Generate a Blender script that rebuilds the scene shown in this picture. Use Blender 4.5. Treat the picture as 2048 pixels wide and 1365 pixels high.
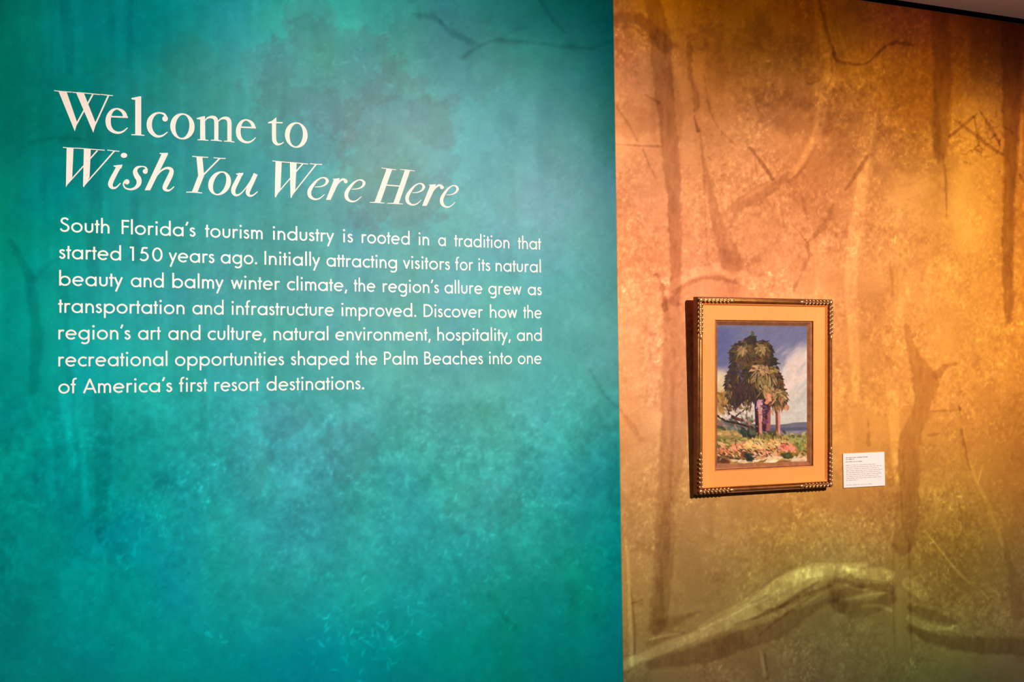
import bpy, bmesh, math, random
import numpy as np
from mathutils import Matrix, Vector

for o in list(bpy.data.objects):
    bpy.data.objects.remove(o)

# ------------------------------------------------------------------ camera
S = bpy.context.scene
COL = S.collection
FPX = 2300.0                                   # focal length in pixels of a 2048 wide frame
YAW, PITCH, ROLL = (math.radians(a) for a in (22.9717, 2.0006, -0.6609))
DIST, EYE = 2.683, 1.5                         # metres from the wall, height of the lens
FW = np.array([math.sin(YAW) * math.cos(PITCH), math.cos(YAW) * math.cos(PITCH), math.sin(PITCH)])
_r = np.array([math.cos(YAW), -math.sin(YAW), 0.0])
_u = np.cross(_r, FW)
RT = math.cos(ROLL) * _r + math.sin(ROLL) * _u
UP = -math.sin(ROLL) * _r + math.cos(ROLL) * _u
CAMP = np.array([0.0, -DIST, EYE])
cam_data = bpy.data.cameras.new('camera')
cam_data.sensor_width = 36.0
cam_data.lens = 36.0 * FPX / 2048.0
cam = bpy.data.objects.new('camera', cam_data)
COL.objects.link(cam)
cam.matrix_world = Matrix(((RT[0], UP[0], -FW[0], CAMP[0]), (RT[1], UP[1], -FW[1], CAMP[1]),
                           (RT[2], UP[2], -FW[2], CAMP[2]), (0, 0, 0, 1)))
S.camera = cam


def on_wall(px, py, out=0.0):
    """the point of the wall plane (or of a plane `out` metres in front of it) measured at photo pixel px, py"""
    d = FW + RT * (px - 1024.0) / FPX + UP * (682.5 - py) / FPX
    t = (DIST - out) / d[1]
    return CAMP + d * t


def measured(x, z):
    """photo pixel at which wall point (x, z) was measured; arrays welcome"""
    v = np.stack([np.asarray(x, float), np.full(np.shape(x), DIST), np.asarray(z, float) - EYE], -1)
    c = v @ FW
    return 1024.0 + FPX * (v @ RT) / c, 682.5 - FPX * (v @ UP) / c


# ------------------------------------------------------------------ world, lights, exposure
world = bpy.data.worlds.new('gallery_ambient')
S.world = world
world.use_nodes = True
world.node_tree.nodes['Background'].inputs[0].default_value = (1.0, 0.82, 0.68, 1)
world.node_tree.nodes['Background'].inputs[1].default_value = 0.04
S.view_settings.view_transform = 'Standard'
S.view_settings.look = 'None'
S.view_settings.exposure = 0.0
S.view_settings.gamma = 1.0
S.view_settings.use_curve_mapping = False


def spot(name, loc, target, power, angle, blend, size, color):
    l = bpy.data.lights.new(name, 'SPOT')
    l.energy, l.spot_size, l.spot_blend, l.shadow_soft_size, l.color = power, math.radians(angle), blend, size, color
    o = bpy.data.objects.new(name, l)
    COL.objects.link(o)
    o.location = loc
    o.rotation_euler = (Vector(target) - Vector(loc)).to_track_quat('-Z', 'Y').to_euler()
    return o


WARM = (1.0, 0.84, 0.73)
_a = on_wall(800, 640)
_b = on_wall(1640, 640)
_c = on_wall(330, 700)
_t = on_wall(330, 700)
spot('track_spot_teal', (_t[0], -2.4, 2.5), tuple(on_wall(420, 860)), 225, 54, 0.9, 0.04, WARM)
spot('track_spot_orange', (_b[0] + 0.36, -2.75, 2.5), tuple(on_wall(1460, 780)), 460, 100, 0.9, 0.015, WARM)


# ------------------------------------------------------------------ helpers
def lin(c):
    c = np.asarray(c, float) / 255.0
    return np.where(c <= 0.04045, c / 12.92, ((np.clip(c, 0, None) + 0.055) / 1.055) ** 2.4)


def material(name, color=(0.8, 0.8, 0.8), rough=0.6, metal=0.0, spec=0.5, attr=None,
             noise=None, bump=None):
    m = bpy.data.materials.new(name)
    m.use_nodes = True
    nt = m.node_tree
    b = nt.nodes['Principled BSDF']
    b.inputs['Base Color'].default_value = (*color, 1)
    b.inputs['Roughness'].default_value = rough
    b.inputs['Metallic'].default_value = metal
    b.inputs['Specular IOR Level'].default_value = spec
    tc = nt.nodes.new('ShaderNodeTexCoord')
    src = None
    if attr:
        a = nt.nodes.new('ShaderNodeAttribute')
        a.attribute_name = attr
        src = a.outputs['Color']
    if noise:
        for scale, lo, hi, detail in noise:                     # fine print grain: multiply by lo..hi
            n = nt.nodes.new('ShaderNodeTexNoise')
            n.inputs['Scale'].default_value = scale
            n.inputs['Detail'].default_value = detail
            nt.links.new(tc.outputs['Object'], n.inputs['Vector'])
            mr = nt.nodes.new('ShaderNodeMapRange')
            mr.inputs['From Min'].default_value, mr.inputs['From Max'].default_value = 0.3, 0.7
            mr.inputs['To Min'].default_value, mr.inputs['To Max'].default_value = lo, hi
            nt.links.new(n.outputs['Fac'], mr.inputs['Value'])
            mx = nt.nodes.new('ShaderNodeMix')
            mx.data_type, mx.blend_type = 'RGBA', 'MULTIPLY'
            mx.inputs['Factor'].default_value = 1.0
            if src is None:
                mx.inputs[6].default_value = (*color, 1)
            else:
                nt.links.new(src, mx.inputs[6])
            nt.links.new(mr.outputs['Result'], mx.inputs[7])
            src = mx.outputs[2]
    if src is not None:
        nt.links.new(src, b.inputs['Base Color'])
    if bump:
        n = nt.nodes.new('ShaderNodeTexNoise')
        n.inputs['Scale'].default_value = bump[0]
        n.inputs['Detail'].default_value = 3
        nt.links.new(tc.outputs['Object'], n.inputs['Vector'])
        bp = nt.nodes.new('ShaderNodeBump')
        bp.inputs['Strength'].default_value = bump[1]
        bp.inputs['Distance'].default_value = bump[2]
        nt.links.new(n.outputs['Fac'], bp.inputs['Height'])
        nt.links.new(bp.outputs['Normal'], b.inputs['Normal'])
    return m


def link_mesh(name, verts, faces, mat, parent=None, smooth=False, loc=None):
    me = bpy.data.meshes.new(name)
    me.from_pydata([tuple(v) for v in verts], [], faces)
    me.update()
    me.materials.append(mat)
    if smooth:
        me.polygons.foreach_set('use_smooth', [True] * len(me.polygons))
    o = bpy.data.objects.new(name, me)
    COL.objects.link(o)
    if parent:
        o.parent = parent
    if loc is not None:
        o.location = loc
    return o


def tag(o, label=None, cat=None, group=None, kind=None):
    for k, v in (('label', label), ('category', cat), ('group', group), ('kind', kind)):
        if v:
            o[k] = v
    return o


def empty(name, loc, label, cat, group=None):
    o = bpy.data.objects.new(name, None)
    o.empty_display_size = 0.05
    COL.objects.link(o)
    o.location = loc
    return tag(o, label, cat, group)


def box(name, a, b, mat, parent=None):
    (x0, y0, z0), (x1, y1, z1) = a, b
    v = [(x0, y0, z0), (x1, y0, z0), (x1, y1, z0), (x0, y1, z0), (x0, y0, z1), (x1, y0, z1), (x1, y1, z1), (x0, y1, z1)]
    f = [(0, 3, 2, 1), (4, 5, 6, 7), (0, 1, 5, 4), (1, 2, 6, 5), (2, 3, 7, 6), (3, 0, 4, 7)]
    return link_mesh(name, v, f, mat, parent)


def vnoise(x, y, seed):
    g = np.random.RandomState(seed).rand(256, 256)
    xi, yi = np.floor(x).astype(int), np.floor(y).astype(int)
    fx, fy = x - xi, y - yi
    fx, fy = fx * fx * (3 - 2 * fx), fy * fy * (3 - 2 * fy)
    a, b = g[xi % 256, yi % 256], g[(xi + 1) % 256, yi % 256]
    c, d = g[xi % 256, (yi + 1) % 256], g[(xi + 1) % 256, (yi + 1) % 256]
    return (a * (1 - fx) + b * fx) * (1 - fy) + (c * (1 - fx) + d * fx) * fy


def fbm(x, y, seed, octaves=4, gain=0.55):
    s, a, t = 0, 1.0, 0
    for i in range(octaves):
        s = s + a * vnoise(x * 2 ** i + 17.3 * i, y * 2 ** i + 9.1 * i, seed + i)
        t += a
        a *= gain
    return s / t * 2 - 1                                        # about -1..1


def catmull(pts, n=8, closed=False):
    p = np.asarray(pts, float)
    if len(p) < 3:
        return p
    q = np.vstack([2 * p[0] - p[1], p, 2 * p[-1] - p[-2]])
    out = []
    for i in range(1, len(q) - 2):
        for t in np.linspace(0, 1, n, endpoint=False):
            a, b, c, d = q[i - 1], q[i], q[i + 1], q[i + 2]
            out.append(0.5 * (2 * b + (c - a) * t + (2 * a - 5 * b + 4 * c - d) * t * t + (3 * b - a - 3 * c + d) * t ** 3))
    out.append(p[-1])
    return np.array(out)


def smask(X, Y, pts, soft=3.0, curve=True, wob=None):
    """soft mask of a tapering brush line through (x, y, width) points"""
    p = catmull(pts, 5) if (curve and len(pts) > 2) else np.asarray(pts, float)
    m = p[:, 2].max() / 2 + soft * 2 + 4
    sel = np.where((X > p[:, 0].min() - m) & (X < p[:, 0].max() + m) & (Y > p[:, 1].min() - m) & (Y < p[:, 1].max() + m))[0]
    out = np.zeros(X.shape)
    if not len(sel):
        return out
    x, y = X[sel], Y[sel]
    best = np.full(x.shape, 1e9)
    for a, b in zip(p[:-1], p[1:]):
        dx, dy = b[0] - a[0], b[1] - a[1]
        L = dx * dx + dy * dy + 1e-9
        t = np.clip(((x - a[0]) * dx + (y - a[1]) * dy) / L, 0, 1)
        d = np.hypot(x - a[0] - t * dx, y - a[1] - t * dy) - (a[2] + (b[2] - a[2]) * t) / 2
        best = np.minimum(best, d)
    if wob is not None:
        best = best + wob[sel]
    t = np.clip(0.5 - best / (2 * soft), 0, 1)
    out[sel] = t * t * (3 - 2 * t)
    return out


def blob(X, Y, cx, cy, rx, ry, ang=0.0, soft=0.5, wob=None):
    c, s = math.cos(math.radians(ang)), math.sin(math.radians(ang))
    u = ((X - cx) * c + (Y - cy) * s) / rx
    v = (-(X - cx) * s + (Y - cy) * c) / ry
    r = np.hypot(u, v)
    if wob is not None:
        r = r + wob
    t = np.clip((1 + soft - r) / (2 * soft), 0, 1)
    return t * t * (3 - 2 * t)


def tps(ctrl):
    c = np.asarray(ctrl, float)
    sc = 400.0
    P = c[:, :2] / sc
    n = len(P)
    r2 = ((P[:, None] - P[None]) ** 2).sum(-1)
    K = 0.5 * r2 * np.log(r2 + 1e-12) + 0.02 * np.eye(n)
    A = np.zeros((n + 3, n + 3))
    A[:n, :n] = K
    A[:n, n], A[:n, n + 1:] = 1, P
    A[n:, :n] = A[:n, n:].T
    b = np.zeros((n + 3, 3))
    b[:n] = c[:, 2:]
    w = np.linalg.solve(A, b)

    def f(X, Y):
        out = np.zeros(X.shape + (3,))
        X, Y = X / sc, Y / sc
        for i in range(n):
            q = (X - P[i, 0]) ** 2 + (Y - P[i, 1]) ** 2
            out += (0.5 * q * np.log(q + 1e-12))[:, None] * w[i]
        return out + w[n] + X[:, None] * w[n + 1] + Y[:, None] * w[n + 2]
    return f


def painted_panel(name, x0, x1, z0, z1, y_front, y_back, step, painter, mat, parent=None):
    """a solid board whose front face carries a printed picture as a colour attribute"""
    nx, nz = int((x1 - x0) / step) + 1, int((z1 - z0) / step) + 1
    xs, zs = np.linspace(x0, x1, nx), np.linspace(z0, z1, nz)
    X, Z = np.meshgrid(xs, zs)
    X, Z = X.ravel(), Z.ravel()
    V = np.stack([X, np.full(X.shape, y_front), Z], -1)
    back = np.array([[x0, y_back, z0], [x1, y_back, z0], [x1, y_back, z1], [x0, y_back, z1]])
    colr = painter(X, Z)
    i = np.arange(nx * nz).reshape(nz, nx)
    quads = np.stack([i[:-1, :-1].ravel(), i[:-1, 1:].ravel(), i[1:, 1:].ravel(), i[1:, :-1].ravel()], -1)
    n = nx * nz
    a, b, c, d = n, n + 1, n + 2, n + 3
    rim = [list(i[0, ::-1]) + [a, b], list(i[:, -1][::-1]) + [b, c], list(i[-1]) + [c, d], list(i[:, 0]) + [d, a], [b, a, d, c]]
    me = bpy.data.meshes.new(name)
    loops = np.concatenate([quads.ravel()] + [np.array(r) for r in rim])
    lens = np.concatenate([np.full(len(quads), 4), np.array([len(r) for r in rim])])
    me.vertices.add(n + 4)
    me.vertices.foreach_set('co', np.vstack([V, back]).ravel())
    me.loops.add(len(loops))
    me.loops.foreach_set('vertex_index', loops.astype(np.int32))
    me.polygons.add(len(lens))
    me.polygons.foreach_set('loop_start', np.concatenate([[0], np.cumsum(lens)[:-1]]).astype(np.int32))
    at = me.attributes.new('print', 'FLOAT_COLOR', 'POINT')
    full = np.ones((n + 4, 4))
    full[:n, :3] = np.clip(colr, 0.0006, 0.92)
    full[n:, :3] = colr.mean(0)
    at.data.foreach_set('color', full.ravel().astype(np.float32))
    me.update(calc_edges=True)
    me.validate()
    me.materials.append(mat)
    o = bpy.data.objects.new(name, me)
    COL.objects.link(o)
    if parent:
        o.parent = parent
    return o


INK = np.array([0.89, 1.03, 1.14])              # print colour seen under the warm lamps -> reflectance

# ------------------------------------------------------------------ the mural walls
TEAL = [  # broad print colours, with part of the light's falloff across the wall mixed in
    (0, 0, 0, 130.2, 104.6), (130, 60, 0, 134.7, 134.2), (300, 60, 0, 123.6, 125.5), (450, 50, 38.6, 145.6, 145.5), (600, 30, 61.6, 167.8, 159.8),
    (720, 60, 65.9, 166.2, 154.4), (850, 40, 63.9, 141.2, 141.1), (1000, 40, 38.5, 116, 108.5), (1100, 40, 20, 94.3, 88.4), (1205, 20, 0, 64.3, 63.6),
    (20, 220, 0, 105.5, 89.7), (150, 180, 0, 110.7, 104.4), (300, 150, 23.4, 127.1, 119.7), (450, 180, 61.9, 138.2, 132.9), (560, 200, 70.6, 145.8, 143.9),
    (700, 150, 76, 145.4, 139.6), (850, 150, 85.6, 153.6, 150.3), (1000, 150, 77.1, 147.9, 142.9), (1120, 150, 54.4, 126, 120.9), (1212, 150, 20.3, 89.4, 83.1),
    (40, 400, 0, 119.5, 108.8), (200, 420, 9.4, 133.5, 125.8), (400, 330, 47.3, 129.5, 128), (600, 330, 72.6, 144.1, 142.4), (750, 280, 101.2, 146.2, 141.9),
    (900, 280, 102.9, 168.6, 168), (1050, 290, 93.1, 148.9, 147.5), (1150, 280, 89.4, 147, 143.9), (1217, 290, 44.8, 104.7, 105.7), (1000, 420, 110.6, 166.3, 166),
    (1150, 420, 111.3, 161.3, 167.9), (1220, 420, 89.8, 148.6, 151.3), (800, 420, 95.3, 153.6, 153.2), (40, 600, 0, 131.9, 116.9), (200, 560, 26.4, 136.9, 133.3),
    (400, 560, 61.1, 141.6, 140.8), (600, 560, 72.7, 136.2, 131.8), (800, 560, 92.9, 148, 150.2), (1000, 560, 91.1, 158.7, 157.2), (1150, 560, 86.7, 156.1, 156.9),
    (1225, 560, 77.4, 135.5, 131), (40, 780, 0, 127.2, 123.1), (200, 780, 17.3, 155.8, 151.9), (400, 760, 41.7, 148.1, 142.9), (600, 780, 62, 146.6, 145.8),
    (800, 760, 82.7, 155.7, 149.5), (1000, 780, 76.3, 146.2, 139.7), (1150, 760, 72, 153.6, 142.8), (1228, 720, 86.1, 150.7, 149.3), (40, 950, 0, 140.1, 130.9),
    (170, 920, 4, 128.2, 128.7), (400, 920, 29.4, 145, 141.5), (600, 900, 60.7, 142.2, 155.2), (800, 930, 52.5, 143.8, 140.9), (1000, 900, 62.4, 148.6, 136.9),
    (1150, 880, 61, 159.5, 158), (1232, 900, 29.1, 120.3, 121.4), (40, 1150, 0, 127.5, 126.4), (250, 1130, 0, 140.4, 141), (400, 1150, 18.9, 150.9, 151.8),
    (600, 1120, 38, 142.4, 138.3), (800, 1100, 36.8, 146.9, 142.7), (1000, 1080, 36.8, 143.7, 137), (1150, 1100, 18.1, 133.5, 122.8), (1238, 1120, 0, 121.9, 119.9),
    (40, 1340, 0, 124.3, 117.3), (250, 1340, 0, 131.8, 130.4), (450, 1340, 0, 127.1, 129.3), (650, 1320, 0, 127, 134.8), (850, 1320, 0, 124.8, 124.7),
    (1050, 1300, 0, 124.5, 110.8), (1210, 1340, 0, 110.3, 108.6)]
ORANGE = [  # print colours that also carry some of the light's fade up the wall
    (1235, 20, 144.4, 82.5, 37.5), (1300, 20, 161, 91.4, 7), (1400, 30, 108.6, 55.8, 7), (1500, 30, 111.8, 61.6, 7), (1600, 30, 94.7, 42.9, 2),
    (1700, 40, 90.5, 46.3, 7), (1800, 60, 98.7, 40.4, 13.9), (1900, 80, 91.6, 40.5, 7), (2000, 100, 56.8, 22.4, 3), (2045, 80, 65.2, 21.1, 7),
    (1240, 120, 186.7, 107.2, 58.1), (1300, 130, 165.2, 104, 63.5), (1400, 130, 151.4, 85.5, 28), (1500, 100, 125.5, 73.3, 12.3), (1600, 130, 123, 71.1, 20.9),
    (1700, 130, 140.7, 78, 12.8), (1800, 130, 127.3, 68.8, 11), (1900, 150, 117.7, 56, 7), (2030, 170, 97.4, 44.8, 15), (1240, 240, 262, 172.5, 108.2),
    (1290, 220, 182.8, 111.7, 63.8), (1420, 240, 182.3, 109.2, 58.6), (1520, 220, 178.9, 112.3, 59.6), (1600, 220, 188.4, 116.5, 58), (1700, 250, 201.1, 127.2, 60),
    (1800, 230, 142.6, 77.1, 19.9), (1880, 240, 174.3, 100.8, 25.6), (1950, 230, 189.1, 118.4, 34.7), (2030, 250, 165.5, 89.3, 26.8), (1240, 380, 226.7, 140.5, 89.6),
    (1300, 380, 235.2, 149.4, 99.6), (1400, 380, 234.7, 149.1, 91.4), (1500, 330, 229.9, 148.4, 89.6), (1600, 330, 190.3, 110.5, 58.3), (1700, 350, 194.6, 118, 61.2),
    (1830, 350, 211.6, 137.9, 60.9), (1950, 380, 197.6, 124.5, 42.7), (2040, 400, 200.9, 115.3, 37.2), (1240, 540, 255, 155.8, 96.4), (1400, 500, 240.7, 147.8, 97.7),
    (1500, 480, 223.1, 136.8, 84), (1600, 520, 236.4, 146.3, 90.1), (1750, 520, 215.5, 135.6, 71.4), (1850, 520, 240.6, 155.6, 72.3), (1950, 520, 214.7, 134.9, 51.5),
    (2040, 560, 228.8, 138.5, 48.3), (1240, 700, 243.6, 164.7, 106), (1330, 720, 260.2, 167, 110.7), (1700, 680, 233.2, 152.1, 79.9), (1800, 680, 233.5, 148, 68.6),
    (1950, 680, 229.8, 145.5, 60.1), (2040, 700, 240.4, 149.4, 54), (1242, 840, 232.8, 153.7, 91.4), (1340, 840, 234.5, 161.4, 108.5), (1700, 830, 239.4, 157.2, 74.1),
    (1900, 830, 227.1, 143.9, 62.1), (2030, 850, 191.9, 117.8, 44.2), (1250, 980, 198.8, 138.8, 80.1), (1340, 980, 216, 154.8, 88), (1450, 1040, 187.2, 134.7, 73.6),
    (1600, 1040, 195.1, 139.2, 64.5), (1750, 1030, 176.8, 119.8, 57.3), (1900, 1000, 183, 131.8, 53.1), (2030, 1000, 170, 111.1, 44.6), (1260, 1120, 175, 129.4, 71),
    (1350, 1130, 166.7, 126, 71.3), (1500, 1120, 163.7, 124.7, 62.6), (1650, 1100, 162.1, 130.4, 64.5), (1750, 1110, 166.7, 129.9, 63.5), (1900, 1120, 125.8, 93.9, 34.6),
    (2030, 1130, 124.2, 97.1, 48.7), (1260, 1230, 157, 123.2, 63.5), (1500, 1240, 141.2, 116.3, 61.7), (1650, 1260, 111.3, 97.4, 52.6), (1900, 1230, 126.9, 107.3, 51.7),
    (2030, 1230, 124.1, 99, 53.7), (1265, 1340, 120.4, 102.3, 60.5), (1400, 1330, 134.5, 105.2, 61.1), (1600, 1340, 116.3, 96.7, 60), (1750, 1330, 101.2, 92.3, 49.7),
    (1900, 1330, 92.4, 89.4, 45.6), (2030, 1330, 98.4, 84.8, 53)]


def teal_print(Xw, Zw):
    X, Y = measured(Xw, Zw)
    Xc, Yc = np.clip(X, -60, 1300), np.clip(Y, -60, 1420)
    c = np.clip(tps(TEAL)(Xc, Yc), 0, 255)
    n1 = fbm(X / 170, Y / 150, 3, 4)
    n2 = fbm(X / 46, Y / 46, 11, 4)
    n3 = fbm(X / 14, Y / 14, 21, 3)
    st = fbm(X / 15, Y / 260, 31, 3)                             # vertical streaks of the trunks
    n4 = fbm(X / 6.5, Y / 7.5, 41, 3)
    lace = np.clip(n4 - .12, 0, 1) * np.clip(fbm(X / 60, Y / 46, 47, 3) + .2, 0, 1)
    bush = np.clip((Y - 740) / 120, 0, 1) * np.clip((1330 - Y) / 330, 0, 1)
    wob = n2 * 9 + n3 * 5
    d = 0.06 * n1 + (0.06 + 0.06 * bush) * n2 + (0.035 + 0.07 * bush) * n3 + (0.02 + 0.035 * bush) * n4 + (.10 + .24 * bush) * lace
    d += 0.055 * st * np.clip((1060 - Y) / 300, 0.1, 1) * np.clip((1000 - X) / 500, 0.25, 1)
    grey = np.zeros(X.shape)
    # big soft palm crowns behind the writing
    for cx, cy, rx, ry, a, s in ((620, 40, 60, 60, 0, .4), (650, 150, 130, 110, 0, .42), (535, 140, 55, 60, 0, .35), (610, 250, 110, 80, 0, .3), (800, 300, 110, 170, 0, .3), (870, 240, 60, 60, 0, .25), (900, 120, 130, 90, 0, .16), (740, 390, 150, 60, 0, .22), (380, 120, 60, 50, 0, .2), (700, 900, 50, 60, 0, .22), (560, 840, 60, 40, 0, .25), (500, 930, 40, 70, 0, .2), (960, 1010, 80, 60, 0, .2),
                                 (230, 330, 90, 200, 0, .2), (1060, 470, 70, 90, 0, .12)):
        m = blob(X, Y, cx, cy, rx, ry, a, 0.06, 0.30 * n2 + 0.22 * n3 + .08 * n4)
        grey += s * m
    d -= 0.16 * np.clip(grey, 0, 0.7)
    for pts, s in (
            ([(130, -10, 26), (136, 90, 22), (140, 150, 14)], -.09), ([(225, -10, 16), (222, 80, 14)], -.05), ([(262, 0, 10), (258, 130, 16)], -.07),
            ([(20, 480, 8), (60, 560, 20), (72, 680, 22), (66, 780, 20)], -.12), ([(66, 560, 8), (110, 520, 5), (150, 500, 3)], -.08),
            ([(128, 560, 14), (140, 760, 14), (150, 900, 10)], -.06), ([(60, 285, 10), (120, 275, 8), (170, 280, 4)], -.07),
            ([(204, 790, 36), (206, 960, 30), (200, 1080, 16)], -.09), ([(130, 790, 26), (146, 930, 16)], .12), ([(164, 860, 12), (174, 1030, 14)], .10),
            ([(98, 860, 14), (104, 990, 14)], .06), ([(185, 260, 24), (190, 420, 30), (186, 560, 20)], -.07), ([(268, 395, 16), (272, 520, 20)], -.07),
            ([(830, 28, 8), (868, 38, 8), (905, 66, 7), (946, 86, 6)], -.13), ([(860, 20, 3), (890, 50, 3), (905, 46, 3)], -.10),
            ([(925, 116, 4), (960, 92, 5), (1000, 80, 6), (1080, 88, 7), (1180, 98, 5)], -.15), ([(1075, -10, 8), (1100, 30, 7), (1130, 66, 4)], -.13),
            ([(840, 35, 3), (835, 10, 3), (812, 0, 3)], -.08), ([(1000, 80, 3), (1030, 60, 3), (1060, 55, 2)], -.08), ([(1180, 98, 4), (1226, 80, 4)], -.1),
            ([(1180, 740, 3), (1205, 785, 6), (1236, 815, 8)], -.12), ([(1075, 830, 3), (1092, 846, 4)], -.12), ([(1110, 880, 3), (1140, 905, 3)], -.08),
            ([(1000, 1225, 3), (1030, 1255, 4)], -.08), ([(1060, 430, 50), (1050, 300, 40), (1060, 200, 30)], .04)):
        d += s * smask(X, Y, pts, 5, wob=wob * .5)
    # pale leaf flecks in the undergrowth
    rs = np.random.RandomState(5)
    for cx, cy, sx, sy, n, s in ((730, 1290, 60, 55, 60, .22), (800, 1240, 60, 40, 30, .16), (560, 1000, 240, 80, 60, .10), (990, 1130, 60, 60, 24, .16),
                                 (850, 900, 190, 70, 50, .09), (420, 1270, 20, 20, 4, .25), (120, 1250, 70, 60, 26, .08), (390, 960, 40, 14, 10, .14),
                                 (690, 190, 50, 110, 26, .10), (760, 150, 60, 90, 22, .09), (235, 1120, 20, 12, 6, .16), (600, 850, 90, 50, 20, .1),
                                 (1150, 1110, 60, 60, 16, .1), (1170, 1200, 60, 80, 14, .1)):
        for _ in range(n):
            x, y, a, L = rs.normal(cx, sx), rs.normal(cy, sy), rs.uniform(0, 6.3), rs.uniform(3, 9)
            k = rs.uniform(-.6, .6)
            d += s * rs.uniform(.4, 1) * smask(X, Y, [(x - L * math.cos(a), y - L * math.sin(a), 3), (x + 3 * k, y + 3 * k, 4), (x + L * math.cos(a + k), y + L * math.sin(a + k), 2)], 2.2, False)
    hue = fbm(X / 90, Y / 120, 77, 3)
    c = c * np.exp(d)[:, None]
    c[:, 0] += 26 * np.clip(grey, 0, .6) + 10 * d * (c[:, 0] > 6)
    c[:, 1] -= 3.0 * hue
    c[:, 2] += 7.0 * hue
    # a pale stripe of bark shows along the cut edge of the print
    c += smask(X, Y, [(1236, 870, 1), (1240, 960, 4), (1243, 1080, 3), (1244, 1110, 1)], 2, False)[:, None] * np.array([-8, 22, 22])
    return lin(np.clip(c, 0, 255)) * INK


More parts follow.
